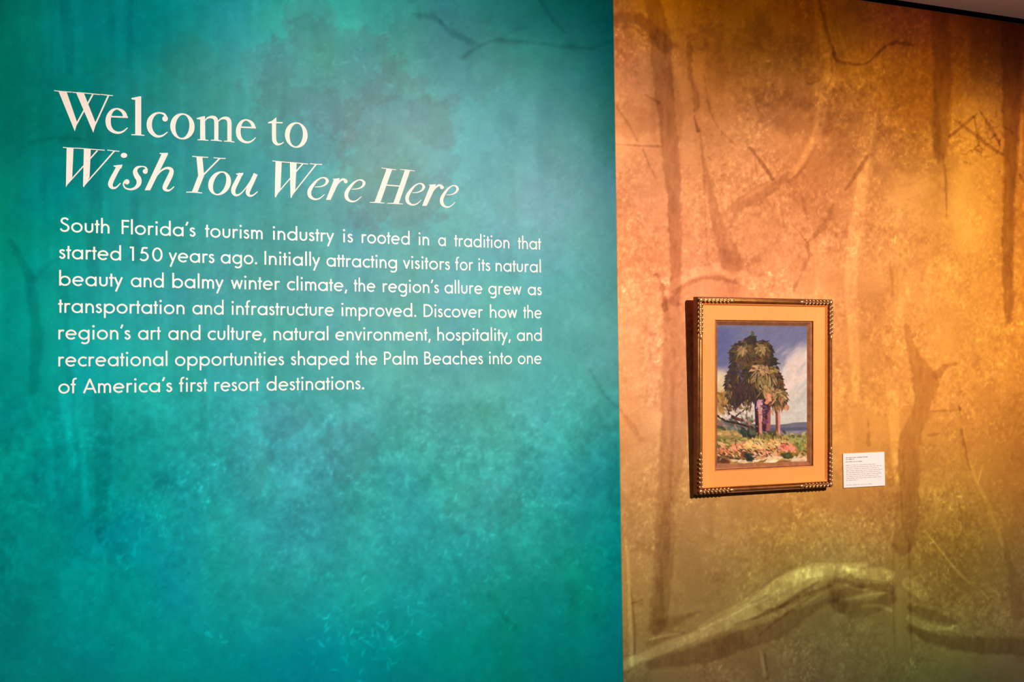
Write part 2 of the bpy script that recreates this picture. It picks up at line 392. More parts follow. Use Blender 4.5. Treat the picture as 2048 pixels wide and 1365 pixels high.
def orange_print(Xw, Zw):
    X, Y = measured(Xw, Zw)
    Xc, Yc = np.clip(X, 1180, 2110), np.clip(Y, -60, 1420)
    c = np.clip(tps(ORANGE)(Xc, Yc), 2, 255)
    n1 = fbm(X / 120, Y / 120, 103, 4)
    n2 = fbm(X / 40, Y / 40, 111, 4)
    n3 = fbm(X / 8.5, Y / 10, 121, 3)
    n4 = fbm(X / 4.4, Y / 5.4, 131, 2)
    st = fbm(X / 12, Y / 200, 141, 3)
    leafy = np.clip(0.55 + 0.9 * fbm(X / 95, Y / 95, 151, 3), 0.15, 1)
    wob = n2 * 7 + n3 * 5
    n5 = fbm(X / 16, Y / 18, 161, 2)
    speck = np.clip(n4 - 0.22, 0, 1) * np.clip(n5 + 0.35, 0, 1)     # light catching single leaves
    d = 0.05 * n1 + 0.09 * n2 + leafy * (0.17 * n3 + 0.12 * n4 + 0.5 * speck) - 0.03 + 0.07 * st * np.clip((420 - Y) / 300, 0.15, 1)
    d0, trunks = d, np.zeros(X.shape)
    d = np.zeros(X.shape)
    bark = 1 + 0.5 * fbm(X / 7, Y / 26, 171, 3) + 0.3 * n2
    # dark hanging foliage at the top
    for cx, cy, rx, ry, a, s in ((1540, 130, 150, 70, 20, -.16), (1590, 225, 90, 45, 20, -.2), (1700, 240, 60, 90, 0, -.16), (1640, 60, 160, 60, 0, -.08), (1470, 60, 70, 60, 0, -.1),
                                 (1265, 240, 60, 40, 0, -.12), (1840, 300, 90, 60, 0, -.10), (1720, 700, 70, 90, 0, -.05), (1850, 470, 60, 80, 0, -.07), (1950, 120, 60, 60, 0, -.06)):
        d += s * blob(X, Y, cx, cy, rx, ry, a, .35, .35 * n2 + .22 * n3)
    # open sky between the trunks
    for cx, cy, rx, ry, s in ((1950, 390, 46, 130, .10), (1915, 440, 40, 50, .05), (1240, 560, 40, 160, .04), (1800, 420, 40, 40, .06)):
        d += s * blob(X, Y, cx, cy, rx, ry, 0, .3, .3 * n2 + .1 * n3) * 1.0
    L = [
        # trunk A, its bough to the left and the paler trunk beside it
        ([(1300, -20, 26), (1318, 60, 40), (1326, 140, 40), (1334, 240, 36), (1342, 320, 32), (1349, 420, 28), (1352, 540, 24), (1350, 600, 22)], -.24, 3),
        ([(1344, 610, 30), (1349, 700, 50), (1348, 850, 54), (1340, 950, 46), (1331, 1020, 36), (1328, 1120, 40), (1318, 1230, 36), (1312, 1262, 20)], -.17, 4), ([(1332, 1000, 20), (1326, 1120, 22), (1316, 1240, 22)], -.10, 4), ([(1372, 1040, 40), (1384, 1150, 60)], -.06, 12),
        ([(1340, 140, 18), (1358, 220, 18), (1358, 270, 10)], -.12, 5),
        ([(1330, 90, 30), (1290, 46, 26), (1255, 36, 20), (1224, 38, 16)], -.26, 4), ([(1224, 48, 10), (1270, 56, 10), (1300, 84, 10)], -.14, 4),
        ([(1376, 80, 10), (1382, 150, 12), (1394, 205, 12), (1390, 222, 6)], -.2, 3), ([(1388, 232, 3), (1396, 262, 6)], -.3, 2),
        ([(1400, 256, 3), (1406, 330, 3), (1411, 420, 3), (1414, 520, 3)], -.12, 2),
        ([(1374, 300, 38), (1380, 430, 46), (1388, 540, 44)], .03, 8),
        ([(1366, 640, 16), (1380, 800, 12)], .03, 6),
        ([(1404, 310, 4), (1418, 370, 14), (1434, 440, 24), (1450, 490, 34), (1464, 526, 46)], -.17, 4), ([(1430, 380, 6), (1446, 440, 6), (1462, 500, 10)], .08, 4),
        ([(1440, 290, 4), (1446, 340, 6), (1442, 400, 5)], -.08, 3),
        # the bough that climbs to the right
        ([(1468, 416, 24), (1500, 396, 26), (1550, 368, 24), (1580, 350, 16)], -.17, 3), ([(1480, 402, 4), (1530, 372, 5), (1562, 352, 4)], .10, 3),
        ([(1580, 352, 12), (1610, 315, 16), (1636, 255, 20), (1650, 190, 24), (1660, 130, 22)], .16, 4), ([(1578, 366, 6), (1606, 336, 6), (1632, 290, 5)], -.16, 3),
        ([(1500, 296, 5), (1520, 322, 8), (1546, 358, 8)], -.28, 2), ([(1510, 300, 3), (1512, 340, 3), (1518, 362, 2)], -.14, 2), ([(1512, 360, 3), (1526, 350, 2)], -.14, 2),
        ([(1690, 380, 5), (1712, 350, 8), (1734, 312, 7)], -.22, 2),
        # arching root bough above the painting
        ([(1334, 590, 16), (1354, 566, 20), (1390, 546, 20), (1430, 536, 20), (1470, 546, 24), (1510, 570, 28), (1534, 596, 30)], .10, 3),
        ([(1350, 584, 10), (1384, 564, 10), (1424, 556, 10), (1470, 564, 8)], -.20, 3), ([(1396, 534, 3), (1420, 528, 3)], -.15, 2),
        ([(1450, 556, 10), (1466, 580, 24), (1470, 594, 24)], -.10, 4), ([(1492, 510, 6), (1500, 545, 8), (1516, 556, 4)], -.10, 3),
        ([(1314, 550, 4), (1324, 572, 8), (1330, 620, 10)], -.24, 3), ([(1334, 590, 8), (1328, 630, 10), (1340, 640, 8)], -.12, 3),
        # twigs at the left edge
        ([(1226, 288, 4), (1270, 291, 5), (1322, 293, 5)], -.22, 2), ([(1234, 216, 3), (1258, 250, 5), (1276, 284, 4)], -.14, 2), ([(1286, 300, 3), (1298, 330, 3), (1312, 356, 2)], -.2, 2),
        ([(1292, 190, 3), (1318, 206, 4)], -.24, 2), ([(1240, 820, 3), (1262, 850, 10), (1280, 880, 8)], -.12, 4),
        # right hand: pale trunk, hooked branch
        ([(1748, 160, 20), (1740, 240, 26), (1728, 300, 28), (1724, 360, 24), (1714, 440, 26), (1704, 520, 26), (1702, 600, 22), (1708, 700, 18), (1712, 800, 10)], .13, 4),
        ([(1760, 130, 3), (1752, 180, 4)], -.1, 2),
        ([(1636, -10, 7), (1646, 30, 8), (1656, 70, 7), (1668, 106, 6)], -.22, 2),
        ([(1666, 96, 4), (1672, 118, 6), (1690, 126, 6), (1724, 129, 6), (1744, 118, 6), (1768, 96, 6), (1788, 86, 6), (1826, 90, 4)], -.34, 2),
        ([(1662, 110, 4), (1664, 150, 4), (1652, 180, 3)], -.18, 2), ([(1610, 170, 3), (1640, 160, 3)], -.14, 2),
        ([(1570, 130, 2), (1600, 160, 3), (1624, 168, 3)], -.16, 2),
        ([(1666, 408, 4), (1658, 436, 8), (1642, 460, 10), (1617, 486, 9), (1618, 510, 6), (1604, 545, 6), (1588, 580, 8)], -.15, 3), ([(1586, 452, 3), (1600, 466, 4), (1614, 484, 5)], -.15, 2), ([(1560, 410, 4), (1566, 440, 6), (1572, 470, 4)], -.07, 3),
        ([(1646, 480, 20), (1640, 560, 24), (1630, 600, 20)], .06, 8),
        ([(1590, 360, 2), (1604, 390, 5), (1612, 430, 4)], -.1, 3),
        # dark trunks against the sky
        ([(1880, 30, 40), (1884, 120, 36), (1884, 200, 34), (1882, 270, 32), (1880, 310, 24)], -.26, 5), ([(1886, 310, 4), (1892, 370, 4), (1893, 440, 3)], -.2, 2),
        ([(2026, 20, 50), (2024, 150, 40), (2022, 280, 32), (2018, 400, 24), (2016, 520, 22), (2018, 640, 16)], -.34, 4),
        ([(1948, 50, 22), (1950, 150, 18)], -.1, 8), ([(1850, 40, 10), (1840, 110, 10), (1834, 180, 6)], .07, 5), ([(2044, 230, 8), (2040, 330, 6)], .15, 3), ([(2040, 350, 5), (2050, 366, 6)], -.25, 2),
        ([(1900, 272, 7), (1926, 252, 6), (1954, 228, 5)], -.28, 2), ([(1910, 240, 3), (1940, 262, 5), (1975, 290, 7), (2004, 308, 7)], -.28, 2),
        ([(1948, 232, 4), (1954, 264, 4), (1964, 280, 3)], -.22, 2), ([(1962, 226, 4), (1978, 250, 7), (2000, 290, 5)], -.28, 2),
        ([(1920, 420, 2), (1936, 436, 3), (1960, 460, 2)], -.08, 2), ([(1970, 390, 2), (1996, 410, 3)], -.08, 2),
        ([(1775, 480, 2), (1782, 540, 4), (1786, 590, 5)], -.12, 2), ([(1800, 590, 4), (1810, 560, 8), (1818, 600, 6)], .08, 4),
        # crooked trunk beside the card
        ([(1812, 652, 10), (1820, 685, 16), (1832, 725, 26), (1850, 762, 54), (1846, 806, 38), (1831, 849, 34), (1818, 890, 44), (1817, 960, 46), (1812, 1040, 46), (1806, 1090, 40)], -.19, 3),
        ([(1874, 750, 20), (1884, 740, 16), (1894, 732, 11), (1912, 728, 6)], -.19, 3), ([(1858, 690, 6), (1852, 730, 8)], .06, 3), ([(1802, 600, 20), (1798, 705, 20)], .06, 5),
        ([(1786, 790, 22), (1790, 880, 20), (1798, 975, 18)], .12, 4), ([(1798, 900, 3), (1802, 980, 4), (1806, 1060, 4)], -.13, 2),
        ([(1798, 1030, 24), (1796, 1080, 20)], .10, 5), ([(1802, 1080, 32), (1800, 1200, 32), (1806, 1300, 32)], -.02, 5),
        ([(1736, 840, 3), (1738, 890, 9)], -.14, 3), ([(1720, 830, 30), (1720, 900, 30)], -.05, 8), ([(1702, 840, 8), (1706, 896, 10)], .06, 5),
        ([(1862, 823, 3), (1900, 822, 4), (1920, 818, 6)], -.20, 2), ([(1856, 872, 5), (1880, 868, 3)], -.16, 2), ([(1918, 812, 3), (1922, 836, 3)], -.16, 2),
        ([(1924, 862, 4), (1930, 900, 5), (1940, 940, 4)], -.2, 2), ([(1940, 925, 5), (1956, 970, 6), (1976, 1010, 7), (2004, 1090, 10)], .12, 3),
        ([(1966, 930, 2), (1956, 965, 3)], .18, 2), ([(2002, 1060, 3), (2012, 1100, 12), (2026, 1160, 20), (2036, 1230, 24)], -.14, 5), ([(2000, 1040, 8), (2008, 1100, 10)], .10, 3),
        ([(1850, 1062, 3), (1880, 1100, 4), (1912, 1140, 5), (1940, 1168, 3)], .24, 2), ([(1960, 1180, 3), (1976, 1198, 5)], .2, 2),
        ([(1790, 1020, 6), (1800, 1050, 4)], .06, 3),
        # fallen trunk along the ground
        ([(1250, 1330, 20), (1340, 1292, 20), (1420, 1262, 24), (1500, 1222, 34), (1560, 1180, 44), (1620, 1150, 44), (1680, 1142, 30), (1730, 1130, 10)], .22, 4),
        ([(1300, 1330, 16), (1400, 1310, 40), (1480, 1282, 40), (1560, 1254, 36), (1620, 1216, 24), (1660, 1196, 22), (1720, 1180, 18)], -.24, 5),
        ([(1470, 1250, 4), (1540, 1226, 5), (1600, 1196, 8), (1660, 1172, 6)], -.22, 3), ([(1520, 1270, 4), (1570, 1230, 6), (1630, 1190, 6)], -.18, 3),
        ([(1520, 1180, 3), (1570, 1140, 5), (1610, 1126, 4)], -.10, 3), ([(1600, 1150, 20), (1640, 1150, 16)], .10, 4),
        ([(1688, 1136, 8), (1720, 1148, 22), (1760, 1150, 26), (1780, 1152, 22)], .22, 3), ([(1670, 1160, 8), (1720, 1172, 12), (1780, 1178, 22)], -.22, 3),
        ([(1660, 1205, 14), (1700, 1218, 34), (1740, 1216, 30), (1780, 1196, 26)], -.22, 4), ([(1700, 1198, 6), (1740, 1190, 6), (1780, 1186, 4)], .16, 3),
        ([(1724, 1214, 4), (1760, 1212, 8), (1782, 1222, 8)], .2, 3), ([(1716, 1160, 4), (1750, 1162, 3)], -.14, 2),
        ([(1814, 1166, 24), (1836, 1180, 26), (1850, 1196, 14)], .16, 3), ([(1820, 1216, 10), (1862, 1230, 18), (1910, 1246, 10)], -.2, 3),
        ([(1818, 1236, 10), (1846, 1252, 14), (1890, 1258, 10), (1912, 1252, 8)], .2, 3),
        ([(1820, 1258, 10), (1870, 1280, 26), (1940, 1290, 32), (2050, 1296, 34), (2200, 1300, 28), (2360, 1312, 10)], -.26, 5),
        ([(1312, 1256, 30), (1360, 1240, 16), (1400, 1224, 6)], -.20, 5), ([(1296, 1290, 12), (1340, 1270, 10), (1370, 1266, 5)], -.12, 4), ([(1300, 1280, 3), (1330, 1272, 6), (1356, 1268, 4)], .24, 2),
        ([(1450, 1290, 60), (1520, 1330, 70)], -.10, 20),
        ([(1400, 1256, 14), (1480, 1214, 22), (1560, 1170, 26), (1620, 1146, 26), (1660, 1144, 18)], .14, 3), ([(1560, 1216, 5), (1600, 1188, 7), (1640, 1162, 5)], -.20, 2),
        ([(1450, 1236, 3), (1500, 1208, 4), (1540, 1190, 3)], -.16, 2), ([(1500, 1242, 3), (1530, 1226, 6), (1560, 1214, 4)], -.14, 3), ([(1590, 1216, 8), (1630, 1200, 14), (1656, 1188, 10)], .16, 3),
        ([(1515, 1216, 6), (1530, 1222, 8), (1545, 1216, 4)], -.14, 3), ([(1660, 1150, 30), (1668, 1180, 26), (1680, 1216, 30)], -.16, 5), ([(1690, 1170, 5), (1720, 1180, 7), (1742, 1178, 4)], .16, 2),
        ([(1786, 1090, 4), (1786, 1200, 4), (1790, 1310, 3)], -.12, 2), ([(1818, 1080, 5), (1820, 1200, 5), (1824, 1300, 4)], -.14, 2), ([(1798, 1180, 12), (1800, 1290, 12)], .05, 4),
        ([(1348, 700, 8), (1346, 860, 9), (1338, 1010, 8), (1332, 1100, 8)], -.07, 4), ([(1440, 500, 10), (1458, 520, 40), (1474, 528, 30)], -.12, 4), ([(1356, 150, 40), (1366, 260, 44), (1374, 300, 40)], .05, 8),
        ([(1866, 190, 16), (1872, 260, 20), (1876, 300, 14)], -.12, 4), ([(1890, 560, 2), (1880, 620, 3)], -.06, 2), ([(1652, 110, 20), (1640, 60, 16), (1632, 0, 14)], .10, 4),
        ([(1676, 60, 4), (1690, 100, 5), (1700, 120, 4)], .10, 3), ([(1408, 150, 3), (1420, 220, 4), (1440, 260, 3), (1470, 290, 3)], -.14, 2),
        ([(1250, 1080, 3), (1256, 1130, 7), (1260, 1240, 7), (1264, 1330, 10)], .18, 3), ([(1262, 1180, 3), (1268, 1240, 5), (1270, 1310, 5)], -.18, 2),
        ([(1520, 1300, 5), (1530, 1350, 9)], .2, 3), ([(1530, 1310, 4), (1536, 1360, 5)], -.2, 2), ([(1262, 1208, 2), (1284, 1200, 4)], -.2, 2),
        ([(1424, 960, 20), (1420, 1080, 14)], -.08, 8), ([(1480, 1010, 50), (1560, 1030, 40)], -.06, 14)]
    for pts, s, soft in L:
        wide = max(p[2] for p in pts)
        m = smask(X, Y, pts, soft, wob=wob * (0.3 if wide < 9 else .6))
        d += s * bark * m
        if wide > 15 and s < 0:
            trunks = np.maximum(trunks, m)
    d += d0 * (1 - 0.62 * trunks)
    rs = np.random.RandomState(9)
    for cx, cy, sx, sy, n, s in ((1975, 270, 26, 22, 70, -.2), (1945, 300, 14, 12, 22, -.26), (1640, 320, 60, 60, 70, .09), (1840, 290, 60, 60, 90, .11), (1810, 240, 40, 40, 40, .1),
                                 (1520, 130, 40, 22, 40, .12), (1270, 150, 30, 50, 50, -.09), (1500, 300, 60, 50, 60, -.08), (1540, 290, 70, 40, 50, .09), (1760, 590, 70, 60, 60, .08),
                                 (1560, 1080, 120, 50, 140, .10), (1290, 1050, 30, 70, 60, .10), (1900, 1080, 80, 60, 120, .10), (1990, 560, 40, 60, 60, .09), (1370, 1020, 30, 40, 40, .11),
                                 (1700, 1080, 60, 40, 50, .10), (2000, 1000, 40, 90, 60, .09), (1270, 700, 30, 200, 60, .06), (1420, 320, 30, 50, 50, -.08), (1950, 900, 70, 70, 60, .08)):
        for _ in range(n):
            x, y, a, q = rs.normal(cx, sx), rs.normal(cy, sy), rs.uniform(0, 6.3), rs.uniform(2, 5)
            d += s * rs.uniform(.4, 1.2) * smask(X, Y, [(x - q * math.cos(a), y - q * math.sin(a), 2.5), (x + q * math.cos(a), y + q * math.sin(a), 3)], 2, False)
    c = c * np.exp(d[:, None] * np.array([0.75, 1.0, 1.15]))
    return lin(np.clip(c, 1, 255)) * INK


seam = 0.5 * (on_wall(1227.3, 100)[0] + on_wall(1245, 1270)[0])
top_pts = [on_wall(1740, 3.8), on_wall(1900, 27), on_wall(2040, 47.3)]
WALL_TOP = float(np.mean([p[2] for p in top_pts]))
LEFT_END, RIGHT_END = float(on_wall(-330, 680)[0]), float(on_wall(3200, 680)[0])
mural_teal = material('teal_mural_print', rough=0.8, spec=0.0, attr='print', noise=[(140, .975, 1.025, 3), (420, .97, 1.03, 2)], bump=(700, 0.05, 0.001))
mural_orange = material('orange_mural_print', rough=0.8, spec=0.0, attr='print', noise=[(150, .96, 1.04, 4), (430, .95, 1.05, 2)], bump=(700, 0.05, 0.001))
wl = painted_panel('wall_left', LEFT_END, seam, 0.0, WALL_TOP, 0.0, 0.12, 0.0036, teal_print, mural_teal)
tag(wl, 'teal forest mural wall carrying the white welcome text', 'wall', kind='structure')
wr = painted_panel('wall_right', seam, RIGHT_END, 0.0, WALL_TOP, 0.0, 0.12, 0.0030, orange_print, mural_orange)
tag(wr, 'orange forest mural wall carrying the framed palm painting', 'wall', kind='structure')

# ------------------------------------------------------------------ ceiling, shadow gap, floor
ceil_mat = material('ceiling_paint', (0.56, 0.49, 0.52), 0.9, spec=0.1, noise=[(30, .95, 1.05, 3)])
gap_mat = material('black_reveal', (0.004, 0.004, 0.004), 0.9, spec=0.0)
floor_mat = material('grey_carpet', (0.10, 0.095, 0.09), 0.95, spec=0.1, noise=[(300, .8, 1.2, 3)], bump=(500, 0.3, 0.003))


_g = [min((abs(on_wall(px, py, t)[2] - WALL_TOP), t) for t in np.linspace(0, 0.2, 401))[1] for px, py in ((1900, 15.5), (2040, 37.2))]
CEIL_GAP = float(np.mean(_g))                   # where the ceiling edge stands in front of the wall
box('ceiling', (LEFT_END - 0.4, -4.2, WALL_TOP), (RIGHT_END + 0.4, -CEIL_GAP, WALL_TOP + 0.1), ceil_mat)
tag(bpy.data.objects['ceiling'], 'grey brown ceiling edge at the upper right corner', 'ceiling', kind='structure')
box('trim_1', (LEFT_END - 0.4, -CEIL_GAP, WALL_TOP + 0.05), (RIGHT_END + 0.4, 0.12, WALL_TOP + 0.1), gap_mat)
tag(bpy.data.objects['trim_1'], 'black shadow gap between the orange wall and the ceiling', 'trim', kind='structure')
box('floor', (LEFT_END - 0.4, -4.2, -0.1), (RIGHT_END + 0.4, 0.12, 0.0), floor_mat)
tag(bpy.data.objects['floor'], 'dark grey carpeted floor', 'floor', kind='structure')

# ------------------------------------------------------------------ lettering
white = material('white_vinyl', (0.70, 0.64, 0.61), 0.5, spec=0.3)
white_small = material('white_vinyl_text', (0.72, 0.72, 0.72), 0.5, spec=0.3)
VINYL = 0.0006


class Ink:
    """collects flat pieces of cut vinyl; every piece is a thin plate standing on the wall"""
    def __init__(self, out=VINYL):
        self.v, self.f, self.out, self.lay = [], [], out, 0

    def plate(self, xz):
        n, k = len(xz), len(self.v)
        self.lay += 1
        o = self.out + 0.00004 * (self.lay % 7)                  # later pieces lie over earlier ones
        self.v += [(x, -o, z) for x, z in xz] + [(x, -0.00005, z) for x, z in xz]
        area = sum(xz[i][0] * xz[(i + 1) % n][1] - xz[(i + 1) % n][0] * xz[i][1] for i in range(n))
        s = 1 if area > 0 else -1
        self.f.append([k + i for i in range(n)][::s])
        for i in range(n):
            j = (i + 1) % n
            self.f.append([k + i, k + n + i, k + n + j, k + j][::s])

    def strip(self, L, R):
        n, k = len(L), len(self.v)
        self.lay += 1
        o = self.out + 0.00004 * (self.lay % 7)
        for row, d in ((L, o), (R, o), (L, .00005), (R, .00005)):
            self.v += [(x, -d, z) for x, z in row]
        a, b, c, d = k, k + n, k + 2 * n, k + 3 * n
        for i in range(n - 1):
            self.f += [[a + i, b + i, b + i + 1, a + i + 1], [a + i + 1, c + i + 1, c + i, a + i], [b + i, d + i, d + i + 1, b + i + 1]]
        self.f += [[a, c, d, b], [a + n - 1, b + n - 1, d + n - 1, c + n - 1]]

    def build(self, name, mat, parent, origin):
        v = [(x - origin[0], y - origin[1], z - origin[2]) for x, y, z in self.v]
        return link_mesh(name, v, self.f, mat, parent)


def offset(p, w):
    t = np.gradient(p, axis=0)
    t /= np.linalg.norm(t, axis=1)[:, None] + 1e-9
    n = np.stack([-t[:, 1], t[:, 0]], -1)
    return p + n * w[:, None] / 2, p - n * w[:, None] / 2


# headline letters, drawn as brush strokes (x, y, width), plates and rings measured on three enlargements
CROPS = {'A': (90, 160, 5.46), 'B': (360, 170, 5.46), 'C': (640, 290, 6.827)}


def E_ROMAN(x0, y0, x1, y1):
    sx, sy = (x1 - x0) / 255.0, (y1 - y0) / 290.0
    q = [(877, 412, 52), (866, 372, 50), (838, 338, 36), (785, 316, 20), (732, 338, 38), (698, 395, 60), (689, 460, 66), (705, 522, 58), (745, 562, 40), (800, 578, 28), (855, 562, 20), (902, 522, 11)]
    f = lambda x, y: (x0 + (x - 655) * sx, y0 + (y - 305) * sy)
    return [('s', [(*f(x, y), w * sx) for x, y, w in q]), ('s', [(*f(712, 401), 18 * sy), (*f(905, 408), 20 * sy)])]


def E_ITALIC(x0, y0, x1, y1):
    sx, sy = (x1 - x0) / 297.0, (y1 - y0) / 315.0
    f = lambda x, y: (x0 + (x - 325) * sx, y0 + (y - 470) * sy)
    a = [(594, 545, 46), (598, 515, 44), (570, 485, 28), (520, 482, 18), (455, 522, 32), (392, 598, 52), (358, 665, 60), (366, 728, 54), (410, 766, 34), (462, 772, 22), (512, 750, 16), (562, 705, 10)]
    b = [(600, 520, 40), (584, 560, 34), (540, 590, 20), (490, 603, 14), (432, 606, 10)]
    return [('s', [(*f(x, y), w * sx) for x, y, w in a]), ('s', [(*f(x, y), w * sx) for x, y, w in b])]


def R_ITALIC(x0, y0):
    f = lambda x, y: (x0 + x - 80, y0 + y - 455)
    return [('p', [f(188, 478), f(165, 466), f(268, 456), f(252, 520), f(142, 752), f(80, 752)]),
            ('s', [(*f(190, 610), 10), (*f(235, 540), 18), (*f(275, 492), 28), (*f(310, 472), 34), (*f(352, 480), 32)]), ('d', *f(350, 500), 27, 25)]


HEAD1 = [
    ('W', 'A', [('s', [(100, 117, 5), (160, 125, 12), (292, 134, 8)]), ('p', [(148, 126), (236, 130), (352, 470), (325, 562)]),
                ('s', [(318, 530, 18), (522, 158, 20)]), ('s', [(298, 136, 8), (400, 142, 11), (602, 161, 7)]), ('p', [(338, 138), (424, 143), (556, 480), (527, 577)]),
                ('s', [(520, 548, 18), (692, 172, 20)]), ('s', [(606, 158, 7), (680, 167, 12), (742, 173, 7)])]),
    ('e', 'A', E_ROMAN(655, 305, 910, 595)),
    ('l', 'A', [('p', [(942, 199), (1030, 180), (1050, 180), (1050, 602), (985, 600), (985, 218), (945, 212)]), ('s', [(942, 600, 11), (1012, 600, 16), (1086, 607, 11)])]),
    ('c', 'A', [('s', [(1326, 418, 30), (1300, 374, 26), (1240, 361, 20), (1190, 380, 36), (1150, 430, 60), (1138, 490, 66), (1151, 550, 60), (1192, 600, 42), (1240, 618, 28), (1290, 605, 20), (1338, 570, 11)]), ('d', 1311, 424, 31, 31)]),
    ('o', 'A', [('o', 1500, 508, 133, 143, 66, 17, .12)]),
    ('m', 'B', [('p', [(180, 364), (232, 348), (272, 340), (276, 602), (220, 600), (220, 378), (184, 374)]), ('s', [(190, 600, 10), (248, 600, 15), (310, 607, 10)]),
                ('s', [(270, 392, 12), (300, 362, 20), (340, 352, 32), (378, 362, 46), (395, 400, 52), (396, 500, 52), (396, 606, 52)]), ('s', [(335, 605, 10), (396, 606, 15), (458, 614, 10)]),
                ('s', [(416, 400, 12), (446, 372, 20), (486, 362, 34), (522, 374, 48), (538, 412, 53), (539, 500, 53), (539, 618, 53)]), ('s', [(478, 615, 10), (538, 616, 15), (594, 626, 10)])]),
    ('e', 'B', E_ROMAN(605, 372, 833, 644)),
    ('t', 'B', [('p', [(960, 420), (962, 408), (1006, 392), (1046, 357), (1052, 357), (1052, 420)]), ('s', [(1040, 412, 16), (1120, 414, 15)]),
                ('s', [(1026, 405, 52), (1026, 560, 52), (1033, 618, 50), (1062, 648, 32), (1098, 646, 18), (1132, 626, 9)])]),
    ('o', 'B', [('o', 1269, 548, 124, 140, 60, 16, .12)])]
HEAD2 = [
    ('W', 'A', [('s', [(195, 737, 5), (270, 744, 11), (388, 748, 7)]), ('p', [(236, 744), (311, 746), (297, 1062), (228, 1172)]), ('s', [(232, 1150, 14), (572, 772, 17)]),
                ('s', [(380, 748, 7), (470, 755, 10), (652, 769, 7)]), ('p', [(424, 750), (500, 752), (486, 1062), (425, 1172), (415, 1166)]), ('s', [(424, 1156, 14), (757, 778, 18)]),
                ('s', [(680, 767, 7), (760, 776, 10), (812, 781, 6)])]),
    ('i', 'A', [('d', 862, 825, 35, 27), ('p', [(748, 936), (846, 926), (832, 970), (752, 948)]), ('s', [(810, 940, 56), (772, 1010, 56), (728, 1095, 60), (714, 1148, 58), (738, 1180, 34), (778, 1174, 20), (824, 1128, 11)])]),
    ('s', 'A', [('s', [(1114, 990, 26), (1098, 958, 20), (1060, 946, 15), (1008, 958, 32), (984, 998, 54), (998, 1045, 64), (1024, 1088, 66), (1022, 1138, 56), (986, 1180, 36), (930, 1196, 22), (876, 1180, 18), (856, 1138, 18), (876, 1102, 24)]),
                ('d', 1094, 1000, 27, 27), ('d', 894, 1114, 28, 28)]),
    ('h', 'A', [('p', [(1248, 800), (1342, 797), (1340, 818), (1148, 1206), (1088, 1206), (1272, 812), (1252, 808)]),
                ('s', [(1222, 1045, 12), (1262, 998, 20), (1310, 968, 26), (1355, 966, 34), (1382, 992, 50), (1366, 1050, 62), (1326, 1130, 62), (1306, 1180, 54), (1326, 1206, 32), (1364, 1204, 19), (1410, 1166, 11)])]),
    ('Y', 'B', [('s', [(132, 780, 8), (220, 788, 13), (308, 792, 8)]), ('p', [(178, 786), (243, 788), (262, 985), (236, 1040), (200, 1010)]), ('p', [(203, 978), (264, 988), (190, 1174), (128, 1172)]),
                ('s', [(66, 1172, 10), (155, 1172, 15), (242, 1182, 10)]), ('s', [(248, 990, 18), (434, 802, 19)]), ('s', [(366, 796, 8), (430, 802, 11), (498, 804, 7)])]),
    ('o', 'B', [('o', 432, 1075, 122, 131, 64, 15, .38)]),
    ('u', 'B', [('p', [(610, 970), (692, 960), (684, 990), (614, 980)]), ('s', [(664, 968, 50), (628, 1040, 54), (588, 1122, 57), (582, 1172, 50), (606, 1204, 30), (650, 1196, 18), (702, 1146, 13), (776, 1040, 11)]),
                ('s', [(826, 972, 54), (786, 1060, 56), (746, 1145, 57), (740, 1188, 46), (762, 1211, 28), (800, 1204, 17), (847, 1166, 10)])]),
    ('W', 'B', [('s', [(1008, 831, 5), (1080, 838, 11), (1184, 847, 7)]), ('p', [(1042, 838), (1110, 841), (1097, 1132), (1045, 1230), (1034, 1226)]), ('s', [(1040, 1210, 13), (1340, 862, 16)]),
                ('s', [(1176, 846, 7), (1260, 852, 10), (1398, 866, 7)]), ('p', [(1199, 846), (1273, 849), (1258, 1138), (1215, 1236), (1205, 1230)]), ('s', [(1212, 1214, 13), (1484, 870, 17)]),
                ('s', [(1418, 861, 7), (1490, 867, 10), (1552, 869, 6)])]),
    ('e', 'C', E_ITALIC(-180, 440, 122, 756)),
    ('r', 'C', R_ITALIC(80, 455)),
    ('e', 'C', E_ITALIC(326, 470, 624, 786)),
    ('H', 'C', [('s', [(838, 316, 9), (935, 330, 15), (1038, 342, 9)]), ('p', [(908, 328), (984, 334), (822, 790), (742, 788)]), ('s', [(676, 786, 9), (780, 788, 16), (878, 796, 9)]),
                ('s', [(1090, 336, 9), (1190, 346, 15), (1292, 356, 8)]), ('p', [(1158, 344), (1230, 350), (1072, 808), (998, 804)]), ('s', [(916, 798, 9), (1036, 802, 16), (1132, 810, 9)]), ('s', [(880, 548, 18), (1090, 564, 18)])]),
    ('e', 'C', E_ITALIC(1158, 520, 1437, 832)),
    ('r', 'C', R_ITALIC(1393, 536)),
    ('e', 'C', E_ITALIC(1630, 548, 1897, 862))]


WEIGHT = 0.87


